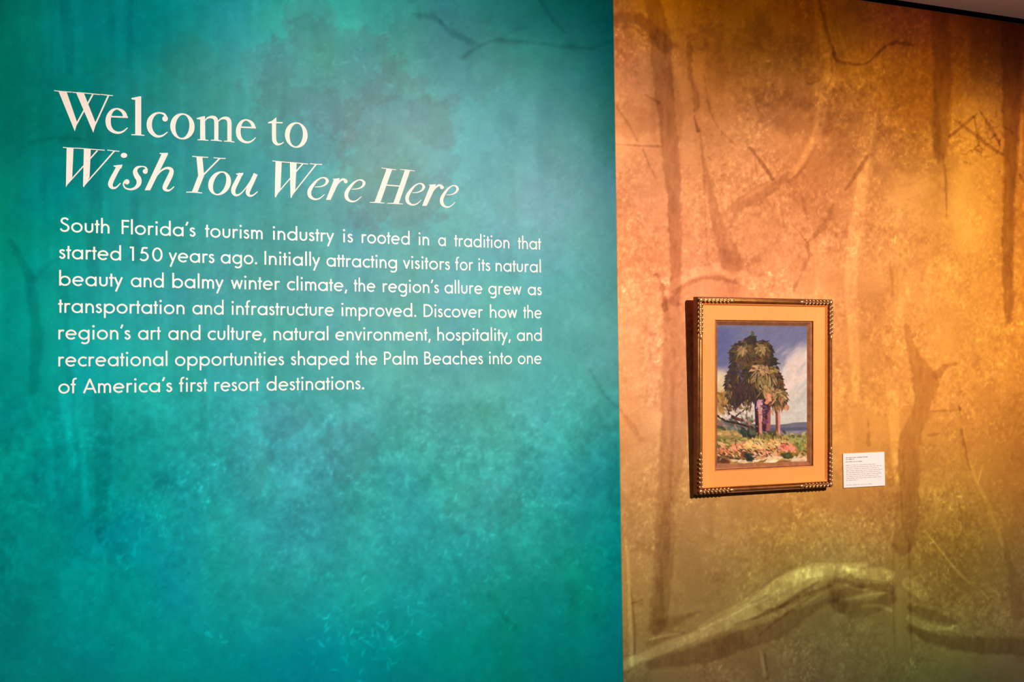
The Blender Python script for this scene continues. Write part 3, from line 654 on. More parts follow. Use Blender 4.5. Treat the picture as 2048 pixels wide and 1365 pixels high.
def head_letter(crop, items, parent, origin, name, label):
    ox, oy, k = CROPS[crop]
    ink = Ink()
    W = lambda x, y: tuple(on_wall(ox + x / k, oy + y / k)[[0, 2]])
    for it in items:
        if it[0] == 'p':
            ink.plate([W(x, y) for x, y in it[1]])
        elif it[0] == 'd':
            _, cx, cy, rx, ry = it
            ink.plate([W(cx + rx * math.cos(t), cy + ry * math.sin(t)) for t in np.linspace(0, 2 * math.pi, 28, endpoint=False)])
        elif it[0] == 'o':                        # bowl: outer oval, narrower inner oval, sheared for the stress
            _, cx, cy, rx, ry, tx, ty, sh = it
            t = np.linspace(0, 2 * math.pi, 49)
            o = [W(cx + rx * math.cos(a) - (sh * ry * .5 if sh > .2 else 0) * math.sin(a), cy + ry * math.sin(a) + 5 * math.cos(a)) for a in t]
            i = [W(cx + (rx - tx * WEIGHT) * math.cos(a) - sh * ry * .6 * math.sin(a), cy + (ry - ty) * math.sin(a) + 5 * math.cos(a)) for a in t]
            ink.strip(o, i)
        else:
            p = np.array(it[1], float)
            q = catmull(p, 8) if len(p) > 2 else p
            L, R = offset(q[:, :2], np.maximum(q[:, 2] * WEIGHT, 9))
            ink.strip([W(*a) for a in L], [W(*a) for a in R])
    o = ink.build(name, white, parent, origin)
    o['label'] = label
    return o


def say(ch):
    return ('capital letter ' if ch.isupper() else 'small letter ') + ch


h1o = on_wall(365, 300)
h1 = empty('headline', tuple(h1o), 'white upright serif headline reading Welcome to on the teal wall', 'lettering')
for ch, crop, items in HEAD1:
    head_letter(crop, items, h1, h1o, 'letter', 'white serif ' + say(ch))
h2o = on_wall(520, 420)
h2 = empty('italic_headline', tuple(h2o), 'white italic headline reading Wish You Were Here above the paragraph', 'lettering')
for ch, crop, items in HEAD2:
    head_letter(crop, items, h2, h2o, 'letter', 'white italic ' + say(ch))

# paragraph in a geometric sans: monoline skeletons, cap height 1
XH, H2, ST = 0.665, 0.060, 0.117
RC = XH / 2 + 0.005
RR = RC - H2 + 0.012


def arc(cx, cy, rx, ry, a0, a1, n=20):
    return [(cx + rx * math.cos(math.radians(a)), cy + ry * math.sin(math.radians(a))) for a in np.linspace(a0, a1, n)]


def bowl(cx):
    return arc(cx, RC - .005, RR, RR, 0, 360, 32)


def ln(*p):
    return list(p)


AL = 1.07                                        # ascender height
B1 = RR + H2                                     # left bowl centre
BX = B1 + RR                                     # stem right of a bowl
n_r = .205
GL = {
    'a': ([bowl(B1), ln((BX, 0), (BX, XH))], .05, .08), 'b': ([ln((H2, 0), (H2, AL)), bowl(H2 + RR)], .08, .05),
    'c': ([arc(B1, RC - .005, RR, RR, 48, 312)], .05, .02), 'd': ([bowl(B1), ln((BX, 0), (BX, AL))], .05, .08),
    'e': ([ln((H2, RC + .01), (BX, RC + .01)), arc(B1, RC - .005, RR, RR, 2, 318, 28)], .05, .045),
    'f': ([ln((.15, 0), (.15, .80)) + arc(.31, .84, .16, .17, 175, 72, 8), ln((0, XH - .06), (.30, XH - .06))], .01, .0),
    'g': ([bowl(B1), ln((BX, XH), (BX, -.06)) + arc(BX - .245, -.06, .245, .21, 0, -142, 14)], .05, .08),
    'h': ([ln((H2, 0), (H2, AL)), arc(H2 + n_r, XH - H2 - .24, n_r, .25, 180, 0, 14) + [(H2 + 2 * n_r, 0)]], .08, .075),
    'i': ([ln((H2, 0), (H2, XH)), ('dot', H2, XH + .25, .082)], .08, .08), 'l': ([ln((H2, 0), (H2, AL))], .08, .08),
    'm': ([ln((H2, 0), (H2, XH)), arc(H2 + .17, XH - H2 - .20, .17, .21, 180, 0, 14) + [(H2 + .34, 0)], arc(H2 + .51, XH - H2 - .20, .17, .21, 180, 0, 14) + [(H2 + .68, 0)]], .08, .075),
    'n': ([ln((H2, 0), (H2, XH)), arc(H2 + n_r, XH - H2 - .24, n_r, .25, 180, 0, 14) + [(H2 + 2 * n_r, 0)]], .08, .075),
    'o': ([bowl(B1)], .05, .05), 'p': ([ln((H2, -.33), (H2, XH)), bowl(H2 + RR)], .08, .05),
    'r': ([ln((H2, 0), (H2, XH)), arc(H2 + .19, XH - H2 - .19, .19, .20, 180, 58, 10)], .08, .01),
    's': ([catmull([(.33, .535), (.25, .60), (.16, .60), (.085, .545), (.09, .455), (.17, .385), (.27, .325), (.33, .25), (.325, .14), (.24, .062), (.14, .065), (.045, .165)], 4).tolist()], .035, .04),
    't': ([ln((.14, 0), (.14, .90)), ln((0, XH - .06), (.29, XH - .06))], .01, .01),
    'u': ([ln((H2, XH), (H2, .27)) + arc(H2 + n_r, .26, n_r, .205, 180, 360, 14) + [(H2 + 2 * n_r, XH)]], .075, .075),
    'v': ([ln((.05, XH), (.27, .06)), ln((.27, .06), (.49, XH)), ('dot', .27, .06, .066)], .0, .0),
    'w': ([ln((.05, XH), (.22, .07)), ln((.22, .07), (.40, XH - .03)), ln((.40, XH - .03), (.58, .07)), ln((.58, .07), (.75, XH)), ('dot', .22, .065, .06), ('dot', .58, .065, .06), ('dot', .40, XH - .06, .055)], .0, .0),
    'y': ([ln((.05, XH), (.275, .07)), ln((.50, XH), (.11, -.34))], .0, .0),
    ',': ([ln((.13, .13), (.04, -.16))], .03, .05), '.': ([('dot', .085, .08, .085)], .06, .05), "'": ([ln((.15, 1.05), (.04, .78))], .03, .02),
    'S': ([catmull([(.50, .83), (.44, .905), (.33, .945), (.20, .915), (.125, .82), (.125, .70), (.20, .61), (.33, .535), (.46, .455), (.525, .35), (.525, .22), (.45, .11), (.31, .06), (.16, .09), (.055, .22)], 4).tolist()], .04, .05),
    'F': ([ln((H2, 0), (H2, 1)), ln((0.02, .94), (.47, .94)), ln((.02, .53), (.44, .53))], .09, .03),
    'I': ([ln((H2, 0), (H2, 1))], .095, .095),
    'D': ([ln((H2, 0), (H2, 1)), ln((.02, .94), (.22, .94)) + arc(.24, .5, .43, .44, 88, -88, 22) + [(.02, .06)]], .09, .05),
    'P': ([ln((H2, 0), (H2, 1)), ln((.02, .94), (.24, .94)) + arc(.25, .69, .235, .25, 88, -88, 16) + [(.02, .44)]], .09, .03),
    'B': ([ln((H2, 0), (H2, 1)), ln((.02, .94), (.24, .94)) + arc(.25, .745, .19, .195, 88, -88, 14) + [(.02, .55)], ln((.02, .55), (.26, .55)) + arc(.27, .305, .235, .245, 88, -88, 16) + [(.02, .06)]], .09, .05),
    'A': ([ln((.04, 0), (.40, .95)), ln((.40, .95), (.76, 0)), ln((.16, .30), (.64, .30)), ('dot', .40, .94, .062)], .0, .0),
    '1': ([ln((.26, 0), (.26, 1)), ln((.26, .94), (.06, .94))], .06, .12),
    '5': ([ln((.50, .94), (.20, .94)), ln((.20, .96), (.12, .53)), arc(.25, .335, .265, .28, 122, -142, 24)], .06, .05),
    '0': ([arc(.335, .5, .27, .44, 0, 360, 34)], .06, .06),
}


def glyph_extent(ch):
    xs = []
    for s in GL[ch][0]:
        if s[0] == 'dot':
            xs += [s[1] - s[3], s[1] + s[3]]
        else:
            p = np.array(s, float)
            L, R = offset(p, np.full(len(p), ST))
            xs += [L[:, 0].min(), L[:, 0].max(), R[:, 0].min(), R[:, 0].max()]
    return min(xs), max(xs)


EXT = {c: glyph_extent(c) for c in GL}
CAP = 0.0318


def set_word(ink, word, xa, xb, z):
    """set one word between wall positions xa and xb on baseline z"""
    k = CAP
    body = sum((EXT[c][1] - EXT[c][0]) for c in word) * k
    gaps = [(GL[a][2] + GL[b][1]) * k for a, b in zip(word, word[1:])]
    sc = (xb - xa) / (body + sum(gaps))
    sx = min(max(sc, 0.90), 1.08)
    sg = ((xb - xa) - body * sx) / max(sum(gaps), 1e-6)
    x = xa
    for i, c in enumerate(word):
        e0, e1 = EXT[c]
        for s in GL[c][0]:
            if s[0] == 'dot':
                ink.plate([(x + (s[1] - e0 + s[3] * math.cos(t)) * k * sx, z + (s[2] + s[3] * math.sin(t)) * k) for t in np.linspace(0, 2 * math.pi, 14, endpoint=False)])
            else:
                p = np.array(s, float)
                L, R = offset(p, np.full(len(p), ST))
                to = lambda q: [(x + (a - e0) * k * sx, z + b * k) for a, b in q]
                ink.strip(to(L), to(R))
        x += (e1 - e0) * k * sx + (gaps[i] * sg if i < len(gaps) else 0)


LINES = [
    (463, 500.5, [('South', 118.8, 219.6), ("Florida's", 242.6, 391.5), ('tourism', 409.3, 525.8), ('industry', 544.8, 668.7), ('is', 685.2, 706.3), ('rooted', 722.6, 819.8), ('in', 836.3, 858.7), ('a', 875.7, 891.4), ('tradition', 907.9, 1019.2), ('that', 1034.9, 1082.6)]),
    (517.5, 546, [('started', 117.3, 242.6), ('150', 258.9, 325.6), ('years', 336.6, 429.4), ('ago.', 440.8, 514.8), ('Initially', 528.2, 640.8), ('attracting', 652.2, 794.4), ('visitors', 805.3, 900.3), ('for', 909.5, 946.8), ('its', 955.7, 981), ('natural', 990.5, 1082.1)]),
    (571, 591.5, [('beauty', 117.6, 246.3), ('and', 260.9, 328), ('balmy', 343.9, 447.7), ('winter', 461.1, 560.7), ('climate,', 573.4, 695), ('the', 706.8, 751.2), ("region's", 764.7, 878.2), ('allure', 888.4, 965.3), ('grew', 976, 1043.3), ('as', 1054.7, 1083.9)]),
    (626.3, 637, [('transportation', 115.6, 369.5), ('and', 384.2, 447.7), ('infrastructure', 462.3, 668.7), ('improved.', 681.9, 833), ('Discover', 846.5, 966.3), ('how', 979, 1034.9), ('the', 1045.8, 1083.9)]),
    (680, 682, [("region's", 116, 261.6), ('art', 275.5, 321.9), ('and', 335.9, 401.3), ('culture,', 414.7, 532.4), ('natural', 546.5, 657.3), ('environment,', 670, 861.7), ('hospitality,', 873.9, 1021.7), ('and', 1033.1, 1083.9)]),
    (733.5, 728.4, [('recreational', 116, 335.4), ('opportunities', 349.3, 568.5), ('shaped', 581, 697.9), ('the', 710.6, 755.1), ('Palm', 767.2, 835.8), ('Beaches', 847.7, 966.3), ('into', 977.2, 1024.7), ('one', 1034.9, 1083.9)]),
    (789, 773.2, [('of', 116, 154), ("America's", 165.2, 345.1), ('first', 357.3, 415.2), ('resort', 428.1, 519), ('destinations.', 532.4, 728.9)])]
po = on_wall(600, 780)
para = empty('paragraph_text', tuple(po), "white sans serif paragraph on South Florida's tourism below the headlines", 'lettering')
for ya, yb, words in LINES:
    za, zb = on_wall(117, ya)[2], on_wall(1084, yb)[2]
    line = bpy.data.objects.new('text_line', None)
    line.empty_display_size = 0.02
    COL.objects.link(line)
    line.parent = para
    line.location = (0, 0, 0.5 * (za + zb) - po[2])
    line['label'] = 'line of text reading ' + ' '.join(w for w, _, _ in words)
    for w, xa, xb in words:
        yy = ya + (yb - ya) * ((xa + xb) / 2 - 117) / 967.0
        ink = Ink()
        set_word(ink, w, on_wall(xa + .6, yy)[0], on_wall(xb - .6, yy)[0], 0.5 * (za + zb))
        wd = ink.build('word', white_small, line, (po[0], po[1], 0.5 * (za + zb)))
        wd['label'] = 'the word ' + w.strip('.,')

# ------------------------------------------------------------------ framed painting
FB, FT = 0.030, 0.048                            # how far the front stands off the wall at the bottom and top
TH = 0.024
cs = [on_wall(1396.3, 593.7, FT), on_wall(1667.1, 597.7, FT), on_wall(1663.5, 975.5, FB), on_wall(1395.5, 990, FB)]
fx0, fx1 = 0.5 * (cs[0][0] + cs[3][0]), 0.5 * (cs[1][0] + cs[2][0]) + 0.0035
fz0, fz1 = 0.5 * (cs[2][2] + cs[3][2]), 0.5 * (cs[0][2] + cs[1][2])
FWD, FHT = fx1 - fx0, fz1 - fz0
lean = math.atan2(FT - FB, FHT)
frame = empty('framed_painting', ((fx0 + fx1) / 2, -(FB - TH) - 0.0002, fz0), 'palm tree painting in a gilt frame hanging on the orange wall', 'painting')
frame.rotation_euler = (lean, 0, 0)
bronze = material('bronze_leaf', (0.42, 0.17, 0.045), 0.38, 0.85, noise=[(60, .7, 1.25, 4)], bump=(220, .15, .001))
gilt = material('gilt_relief', (0.80, 0.46, 0.22), 0.32, 0.8, noise=[(180, .75, 1.15, 3)])
panel_m = material('matt_gold_panel', (0.90, 0.36, 0.085), 0.55, 0.0, spec=0.3, noise=[(14, .93, 1.06, 4), (160, .96, 1.04, 3)])
lip_m = material('copper_lip', (0.40, 0.15, 0.06), 0.45, 0.25, noise=[(70, .75, 1.2, 4)])
shade_m = material('shaded_wood_edge', (0.22, 0.07, 0.02), 0.5, 0.1, noise=[(40, .7, 1.3, 4)])  # brown frame side, its colour darkened for the shade along it


def ring(name, prof, mat, parent=frame, smooth=False):
    """mitred moulding: profile of (inset from the outer edge, height above the back)"""
    v, f = [], []
    for i, h in prof:
        x0, x1, z0, z1 = -FWD / 2 + i, FWD / 2 - i, i, FHT - i
        v += [(x0, -h, z0), (x1, -h, z0), (x1, -h, z1), (x0, -h, z1)]
    for k in range(len(prof) - 1):
        for s in range(4):
            a, b = 4 * k + s, 4 * k + (s + 1) % 4
            f.append((a, b, b + 4, a + 4))
    n = len(prof) - 1
    for s in range(4):                           # close the back
        a, b = s, (s + 1) % 4
        f.append((b, a, 4 * n + s, 4 * n + (s + 1) % 4))
    o = link_mesh(name, v, f, mat, parent)
    if smooth:
        o.data.polygons.foreach_set('use_smooth', [True] * len(o.data.polygons))
        o.data.set_sharp_from_angle(angle=math.radians(40))
    return o


bead = [(.0045 + .0045 - .0045 * math.cos(t), .0205 + .0045 * math.sin(t)) for t in np.linspace(0.1, math.pi - .1, 9)]
ring('side_edge', [(.0, 0), (.0, .0165), (.0012, .0195), (.0035, .0185), (.004, 0)], shade_m)
ring('outer_moulding', [(.0036, 0), (.0036, .0205)] + bead + [(.0142, .0165), (.0158, .0190), (.0172, .0180), (.0174, .002)], bronze, smooth=True)
ring('gold_panel', [(.0172, 0), (.0172, .0185), (.0182, .0195), (.0222, .0125), (.0595, .0122), (.0610, .0135), (.0620, .0125), (.0622, .001)], panel_m)
ring('inner_lip', [(.0618, 0), (.0618, .0120), (.0634, .0072), (.0655, .0086), (.0668, .0082), (.0755, .0016), (.0758, .0003)], lip_m)


def corner(sx, sz):
    """a run of carved leaves along both arms of one corner of the moulding"""
    bm = bmesh.new()

    def leaf(x, z, ang, L, Wd, h=.0245):
        r = bmesh.ops.create_icosphere(bm, subdivisions=2, radius=1.0)
        M = Matrix.Translation((x, -h, z)) @ Matrix.Rotation(ang, 4, 'Y') @ Matrix.Diagonal((L, .0028, Wd, 1))
        bmesh.ops.transform(bm, matrix=M, verts=r['verts'])
    X0, Z0 = sx * FWD / 2, (FHT if sz > 0 else 0)
    leaf(X0 - sx * .0088, Z0 - sz * .0088, 0, .0062, .0062, .0250)
    for k in range(7):
        t = .0205 + k * .0122
        # arm along the top or bottom
        leaf(X0 - sx * t, Z0 - sz * .0062, sx * sz * .7, .0056, .0027)
        leaf(X0 - sx * (t + .001), Z0 - sz * .0124, -sx * sz * .7, .0052, .0025)
        # arm along the side
        leaf(X0 - sx * .0062, Z0 - sz * t, sx * sz * (math.pi / 2 - .7), .0056, .0027)
        leaf(X0 - sx * .0124, Z0 - sz * (t + .001), sx * sz * (math.pi / 2 + .7), .0052, .0025)
    t = .0205 + 7 * .0122 + .002
    leaf(X0 - sx * t, Z0 - sz * .0090, 0, .0085, .0042)
    leaf(X0 - sx * .0090, Z0 - sz * t, math.pi / 2, .0085, .0042)
    me = bpy.data.meshes.new('corner_carving')
    bm.to_mesh(me)
    bm.free()
    me.polygons.foreach_set('use_smooth', [True] * len(me.polygons))
    me.materials.append(gilt)
    o = bpy.data.objects.new('corner_carving', me)
    COL.objects.link(o)
    o.parent = frame
    return o


for sx, sz in ((-1, 1), (1, 1), (-1, -1), (1, -1)):
    corner(sx, sz)

# the picture itself, painted dab by dab
CI = .0740
CW, CH = FWD - 2 * CI, FHT - 2 * CI


def paint_canvas(Xw, Zw):
    u = (Xw + CW / 2) / CW
    v = 1 - (Zw - CI) / CH
    asp = CH / CW
    n1 = fbm(u * 5, v * 7, 201, 4)
    n2 = fbm(u * 18, v * 26, 211, 3)
    n3 = fbm(u * 45, v * 66, 221, 2)
    C = np.zeros(u.shape + (3,))

    def mix(m, col, a=1.0):
        nonlocal C
        m = np.clip(m * a, 0, 1)[:, None]
        C = C * (1 - m) + np.array(col, float) * m
    sm = lambda a, b, x: np.clip((x - a) / (b - a), 0, 1) ** 2 * (3 - 2 * np.clip((x - a) / (b - a), 0, 1))
    C[:] = (108, 106, 138)
    mix(sm(.35, .0, u) * sm(.45, .1, v), (82, 84, 134))
    mix(sm(-.02, .04, .03 - v), (110, 100, 125))
    mix(sm(.18, .52, v + .22 * (u - .55) + .05 * n1), (196, 184, 172))
    dg = v + .55 * u                                            # clouds drift up to the right
    cl = fbm(u * 4 + v * 2.0, (v + .55 * u) * 9, 231, 4)
    mix(sm(-.3, .5, cl + .9 * (u - .72)) * sm(.08, .22, v) * sm(.72, .5, v), (238, 208, 188), .8)
    mix(sm(.0, .5, cl) * sm(.45, .6, u) * sm(.14, .3, v) * sm(.5, .36, v), (234, 192, 176), .6)
    mix(sm(.5, .62, v), (214, 200, 182), .7)
    mix(sm(.25, .6, fbm(u * 2.5, v * 34, 241, 3)) * sm(.5, .58, v), (196, 168, 160), .6)
    mix(sm(.3, .0, u) * sm(.28, .36, v) * sm(.62, .5, v), (236, 204, 156), .9)
    mix(sm(.12, .0, u) * sm(.38, .5, v), (196, 142, 74), .6)
    # water and far shore
    hz = .722 - .012 * sm(.7, .9, u)
    mix(sm(hz - .003, hz + .003, v), (112, 104, 116))
    mix(sm(.742, .75, v) * sm(.772, .766, v), (84, 80, 104), .8)
    mix(sm(.768, .776, v), (128, 118, 134))
    mix(sm(.0, .4, fbm(u * 6, v * 60, 251, 2)) * sm(.77, .78, v), (166, 148, 158), .5)
    mix(sm(.80, .85, v), (150, 152, 118))
    # bank
    bank = .80 + .05 * sm(.55, .95, u) - .085 * sm(.42, .0, u) - .02 * sm(.25, .5, u) * sm(.65, .5, u) + .012 * n2
    mix(sm(bank - .004, bank + .01, v), (142, 122, 54))
    rs = np.random.RandomState(31)

    def dab(x, y, L, w, ang, col, a=1.0):
        """one brush mark in picture units (x across, y down, both in widths)"""
        nonlocal C
        X, Y = u - x, (v - y) * asp
        sel = np.where((np.abs(X) < L + w) & (np.abs(Y) < L + w))[0]
        if not len(sel):
            return
        c, s = math.cos(ang), math.sin(ang)
        p, q = (X[sel] * c + Y[sel] * s) / L, (-X[sel] * s + Y[sel] * c) / w
        m = np.clip(1.35 - np.hypot(p, q), 0, .5) * 2 * a
        C[sel] = C[sel] * (1 - m[:, None]) + np.array(col, float) * m[:, None]

    def scatter(n, fx, fy, L, w, ang, cols, a=.9):
        for _ in range(n):
            c = np.array(cols[rs.randint(len(cols))], float) * rs.uniform(.86, 1.12)
            dab(fx(), fy(), rs.uniform(.7, 1.4) * L, rs.uniform(.7, 1.3) * w, ang + rs.normal(0, .35), np.clip(c, 8, 250), a)
    U = lambda a, b: (lambda: rs.uniform(a, b))
    N = lambda m, s: (lambda: rs.normal(m, s))
    greens = [(150, 134, 58), (178, 156, 78), (120, 108, 44), (196, 168, 96), (96, 88, 38)]
    corals = [(232, 142, 88), (240, 120, 78), (226, 160, 100), (238, 176, 120), (206, 104, 62), (246, 150, 110)]
    sands = [(250, 206, 160), (238, 190, 140), (244, 214, 176), (222, 168, 112)]
    darks = [(52, 50, 30), (84, 40, 26), (40, 52, 38), (96, 66, 34)]
    scatter(260, U(0, 1), N(.835, .022), .024, .009, .2, greens)
    scatter(60, U(.7, 1), N(.875, .03), .022, .011, 1.2, [(150, 148, 72), (196, 150, 66), (110, 112, 54)])
    scatter(30, U(0, .3), N(.765, .012), .03, .012, .1, [(214, 160, 104), (196, 148, 84), (168, 138, 70)])
    scatter(380, U(.0, .82), N(.895, .024), .020, .009, .5, corals)
    scatter(90, U(.3, .75), N(.87, .02), .024, .011, .4, [(232, 178, 108), (214, 160, 84), (240, 196, 130)])
    scatter(26, N(.78, .05), N(.90, .012), .03, .012, .8, [(246, 110, 86), (250, 150, 120)])
    scatter(70, U(.3, .75), N(.945, .012), .034, .011, .1, [(236, 156, 108), (240, 178, 130), (220, 140, 92)])
    scatter(90, U(0, .75), N(.92, .022), .016, .0045, .5, darks, .8)
    scatter(60, U(0, .9), N(.86, .03), .013, .004, .9, [(120, 70, 34), (96, 84, 36), (160, 90, 50)])
    scatter(34, U(.68, 1), N(.945, .014), .022, .012, .4, [(150, 96, 40), (110, 74, 30), (72, 70, 34), (176, 118, 52)])
    scatter(40, U(0, .35), N(.965, .016), .026, .012, .1, [(92, 44, 26), (60, 44, 22), (132, 84, 44), (120, 56, 34)])
    scatter(70, U(.2, 1), N(.982, .008), .05, .010, .0, sands)
    scatter(12, N(.34, .02), N(.945, .012), .024, .014, .7, [(44, 54, 44), (34, 40, 30)])
    scatter(14, N(.76, .03), N(.955, .01), .026, .013, .5, [(58, 62, 34), (88, 78, 34)])
    scatter(26, U(0, .8), N(1.0, .006), .05, .010, .0, [(186, 126, 62), (150, 100, 40)])
    # bushes at the foot of the palms, far trees at the left
    scatter(60, U(0, .4), N(.715, .018), .028, .012, .4, [(98, 100, 92), (70, 72, 58), (128, 116, 104), (150, 100, 84)])
    scatter(34, N(.34, .05), N(.775, .013), .026, .014, .8, [(38, 50, 40), (60, 66, 44), (80, 84, 60), (26, 32, 26)])
    scatter(16, N(.60, .04), N(.785, .008), .022, .010, .5, [(62, 58, 30), (96, 80, 36)])
    # bending dark branches at the left
    for pts, w, col in (([(.10, .585), (.12, .63), (.19, .665), (.28, .685)], .020, (56, 26, 20)), ([(.0, .645), (.10, .685), (.22, .705), (.36, .735)], .014, (48, 24, 20)),
                        ([(.36, .74), (.30, .69), (.20, .665)], .010, (110, 52, 44)), ([(.34, .60), (.25, .63), (.2, .66)], .010, (80, 52, 34)),
                        ([(.02, .57), (.10, .60), (.16, .62)], .014, (70, 40, 24))):
        q = catmull(pts, 10)
        for a, b in zip(q[:-1], q[1:]):
            dab(a[0], a[1], .016, w * .6, math.atan2((b[1] - a[1]) * asp, b[0] - a[0]), col, 1)
    scatter(60, U(.02, .36), N(.585, .03), .022, .010, 1.0, [(128, 92, 46), (96, 62, 32), (150, 116, 66), (70, 44, 26)])
    scatter(26, U(.02, .38), N(.615, .03), .016, .010, .7, [(226, 196, 180), (206, 176, 164)])
    scatter(20, U(.2, .42), N(.655, .03), .022, .005, 1.3, [(124, 96, 64), (168, 140, 120), (88, 56, 40)])
    scatter(40, U(.0, .14), N(.53, .035), .028, .014, .8, [(168, 118, 52), (140, 94, 40), (190, 140, 76)])

    # trunks: dark left edge, pink lit side, ringed
    def trunk(x0, y0, x1, y1, w, dark, lit):
        for k in range(46):
            t = k / 45
            x, y = x0 + (x1 - x0) * t, y0 + (y1 - y0) * t
            dab(x - w * .55, y, w * .62, .016, 0, np.array(dark) * rs.uniform(.9, 1.1), 1)
            dab(x + w * .35, y, w * .58, .014, 0, np.array(lit) * rs.uniform(.95, 1.05), .9)
    trunk(.550, .50, .542, .755, .040, (60, 24, 40), (164, 84, 80))
    scatter(50, N(.525, .018), U(.50, .72), .018, .010, .5, [(60, 26, 52), (50, 24, 30), (150, 70, 66), (112, 56, 96)])
    trunk(.665, .56, .672, .800, .022, (128, 58, 40), (216, 140, 124))
    trunk(.440, .48, .462, .790, .031, (44, 14, 14), (208, 126, 116))
    scatter(46, U(.40, .72), N(.800, .010), .016, .005, 1.2, [(150, 130, 58), (116, 100, 42), (88, 60, 34), (176, 140, 76)])
    scatter(26, U(.40, .52), U(.55, .78), .012, .004, .2, [(130, 60, 58), (226, 150, 136), (96, 40, 44)], .6)
    scatter(20, N(.45, .01), U(.50, .6), .014, .010, 1.5, [(190, 140, 176), (226, 160, 164)])
    # crowns: shaggy fronds that droop all round
    def crown(cx, cy, rx, ry, n, cols, droop=.9):
        for _ in range(n):
            t = rs.uniform(0, 6.283)
            r = math.sqrt(rs.uniform(.0, 1))
            x, y = cx + rx * r * math.cos(t), cy + ry * r * math.sin(t)
            ang = math.atan2(math.sin(t) * .9 + droop, math.cos(t) * 1.0)
            c = np.array(cols[rs.randint(len(cols))], float) * rs.uniform(.8, 1.2)
            dab(x, y, rs.uniform(.014, .040), rs.uniform(.0045, .0095), ang + rs.normal(0, .35), np.clip(c, 6, 245), .95)
    dk = [(34, 26, 8), (48, 34, 10), (24, 12, 8), (60, 44, 14), (50, 20, 14), (38, 12, 16)]
    md = [(78, 60, 18), (102, 76, 26), (66, 46, 16), (98, 54, 28)]
    hi = [(136, 106, 50), (156, 120, 68), (112, 84, 42), (172, 134, 88)]
    crown(.36, .335, .225, .21, 1000, dk)
    crown(.20, .44, .105, .14, 380, [(44, 30, 18), (56, 30, 26), (40, 20, 22), (64, 44, 22)])
    crown(.50, .20, .11, .085, 300, dk)
    crown(.27, .22, .13, .10, 360, dk)
    crown(.58, .42, .13, .12, 400, dk)
    crown(.665, .52, .10, .085, 200, [(60, 46, 20), (90, 62, 30), (110, 70, 32), (48, 30, 22)])
    crown(.62, .30, .06, .07, 60, dk)
    scatter(10, N(.385, .006), N(.072, .014), .014, .006, 1.4, [(60, 56, 36), (84, 76, 50)])
    crown(.375, .13, .07, .05, 120, dk)
    crown(.29, .20, .12, .08, 80, md)
    crown(.49, .19, .10, .07, 70, md)
    crown(.38, .34, .20, .16, 110, md)
    crown(.60, .42, .12, .10, 90, md)
    crown(.68, .53, .09, .08, 70, md)
    crown(.27, .185, .045, .025, 34, hi)
    crown(.475, .175, .05, .03, 34, hi)
    crown(.47, .40, .13, .05, 46, hi, 1.6)
    crown(.46, .33, .10, .04, 34, [(176, 128, 84), (196, 150, 100)])
    crown(.62, .36, .05, .06, 26, hi)
    crown(.69, .52, .07, .06, 26, hi)
    crown(.14, .47, .04, .05, 12, [(120, 90, 50)])
    scatter(10, N(.25, .02), N(.35, .03), .010, .008, 1, [(88, 62, 110), (78, 70, 120)])
    # hanging skirt of old fronds over the trunks
    scatter(70, U(.16, .42), N(.50, .035), .034, .007, 1.5, [(44, 22, 26), (60, 34, 24), (86, 60, 32), (72, 28, 44)])
    scatter(36, U(.42, .62), N(.44, .03), .030, .007, 1.5, [(176, 150, 92), (120, 94, 48), (60, 44, 24), (150, 124, 70)])
    scatter(26, U(.5, .62), N(.50, .02), .020, .012, 1.2, [(168, 124, 70), (190, 140, 84), (92, 48, 34)])
    scatter(14, N(.56, .02), N(.535, .015), .018, .012, .7, [(230, 132, 98), (216, 150, 110)])
    scatter(34, U(.60, .78), N(.585, .022), .022, .008, 1.4, [(150, 96, 52), (206, 140, 96), (70, 40, 24), (100, 76, 40)])
    scatter(8, N(.77, .012), N(.60, .01), .018, .009, .6, [(206, 132, 92)])
    C *= np.exp(.05 * n2 + .05 * n3)[:, None]
    return lin(np.clip(C, 4, 252)) * INK * np.array([1.0, .97, .95])


paint_m = material('oil_paint', rough=0.45, spec=0.35, attr='print', noise=[(500, .96, 1.04, 2)], bump=(450, .12, .001))
painted_panel('canvas', -CW / 2, CW / 2, CI, FHT - CI, -0.0017, -0.0002, 0.0011, paint_canvas, paint_m, frame)['label'] = 'oil canvas of tall palms on a flowering shore'

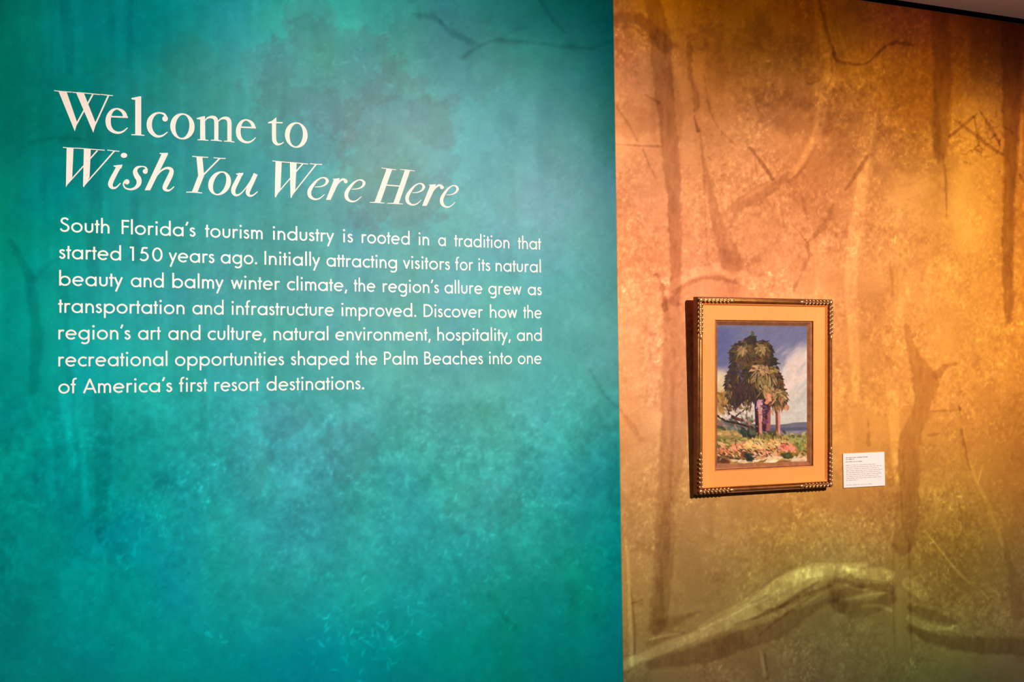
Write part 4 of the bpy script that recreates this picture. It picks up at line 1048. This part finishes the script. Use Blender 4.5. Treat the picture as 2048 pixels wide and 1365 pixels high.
# ------------------------------------------------------------------ card beside the painting
k4 = [on_wall(*p, 0.004) for p in ((1686.7, 906.9), (1769.2, 905.4), (1769.8, 972.9), (1687.0, 975.4))]
lx0, lx1 = 0.5 * (k4[0][0] + k4[3][0]), 0.5 * (k4[1][0] + k4[2][0])
lz0, lz1 = 0.5 * (k4[2][2] + k4[3][2]), 0.5 * (k4[0][2] + k4[1][2])
card_m = material('white_card', (0.86, 0.82, 0.80), 0.6, spec=0.3)
ink_d = material('dark_print', (0.16, 0.10, 0.09), 0.7, spec=0.2)
ink_l = material('grey_print', (0.50, 0.38, 0.35), 0.7, spec=0.2)
card_o = (lx0, 0, lz0)
card = empty('wall_label', card_o, 'small white caption card beside the lower right of the painting', 'label')
LW, LH = lx1 - lx0, lz1 - lz0
box('card', (0, -0.004, 0), (LW, -0.0001, LH), card_m, card)


def print_lines(name, rows, mat, seed, lw):
    """lines of type far too small to read: runs of word-length marks"""
    rs = random.Random(seed)
    v, f = [], []
    for u0, u1, w in rows:
        x = u0
        while x < u1:                            # one word of tiny uneven marks, then a space
            for _ in range(rs.randint(3, 9)):
                n = rs.uniform(.006, .012)
                if x + n > u1:
                    break
                k = len(v)
                z0, z1 = (1 - w) * LH - lw * rs.choice((1, 1, 1.5)), (1 - w) * LH + lw * rs.choice((.6, .6, 1.2))
                xa, xb = x * LW, (x + n) * LW
                v += [(a, y, z) for y in (-.0043, -.0039) for a, z in ((xa, z0), (xb, z0), (xb, z1), (xa, z1))]
                f += [(k, k + 1, k + 2, k + 3), (k, k + 4, k + 5, k + 1), (k + 1, k + 5, k + 6, k + 2), (k + 2, k + 6, k + 7, k + 3), (k + 3, k + 7, k + 4, k)]
                x += n + .004
            x += .014
    return link_mesh(name, v, f, mat, card)


print_lines('title_print', [(.06, .61, .125), (.06, .26, .175), (.06, .47, .245)], ink_d, 3, .0009)
print_lines('body_print', [(.06, .80, .345), (.06, .93, .400), (.06, .86, .455), (.06, .93, .510), (.06, .88, .565), (.06, .93, .620), (.06, .85, .675), (.06, .93, .73), (.06, .34, .785)], ink_l, 5, .0009)
print_lines('credit_print', [(.06, .70, .925)], ink_l, 8, .0008)
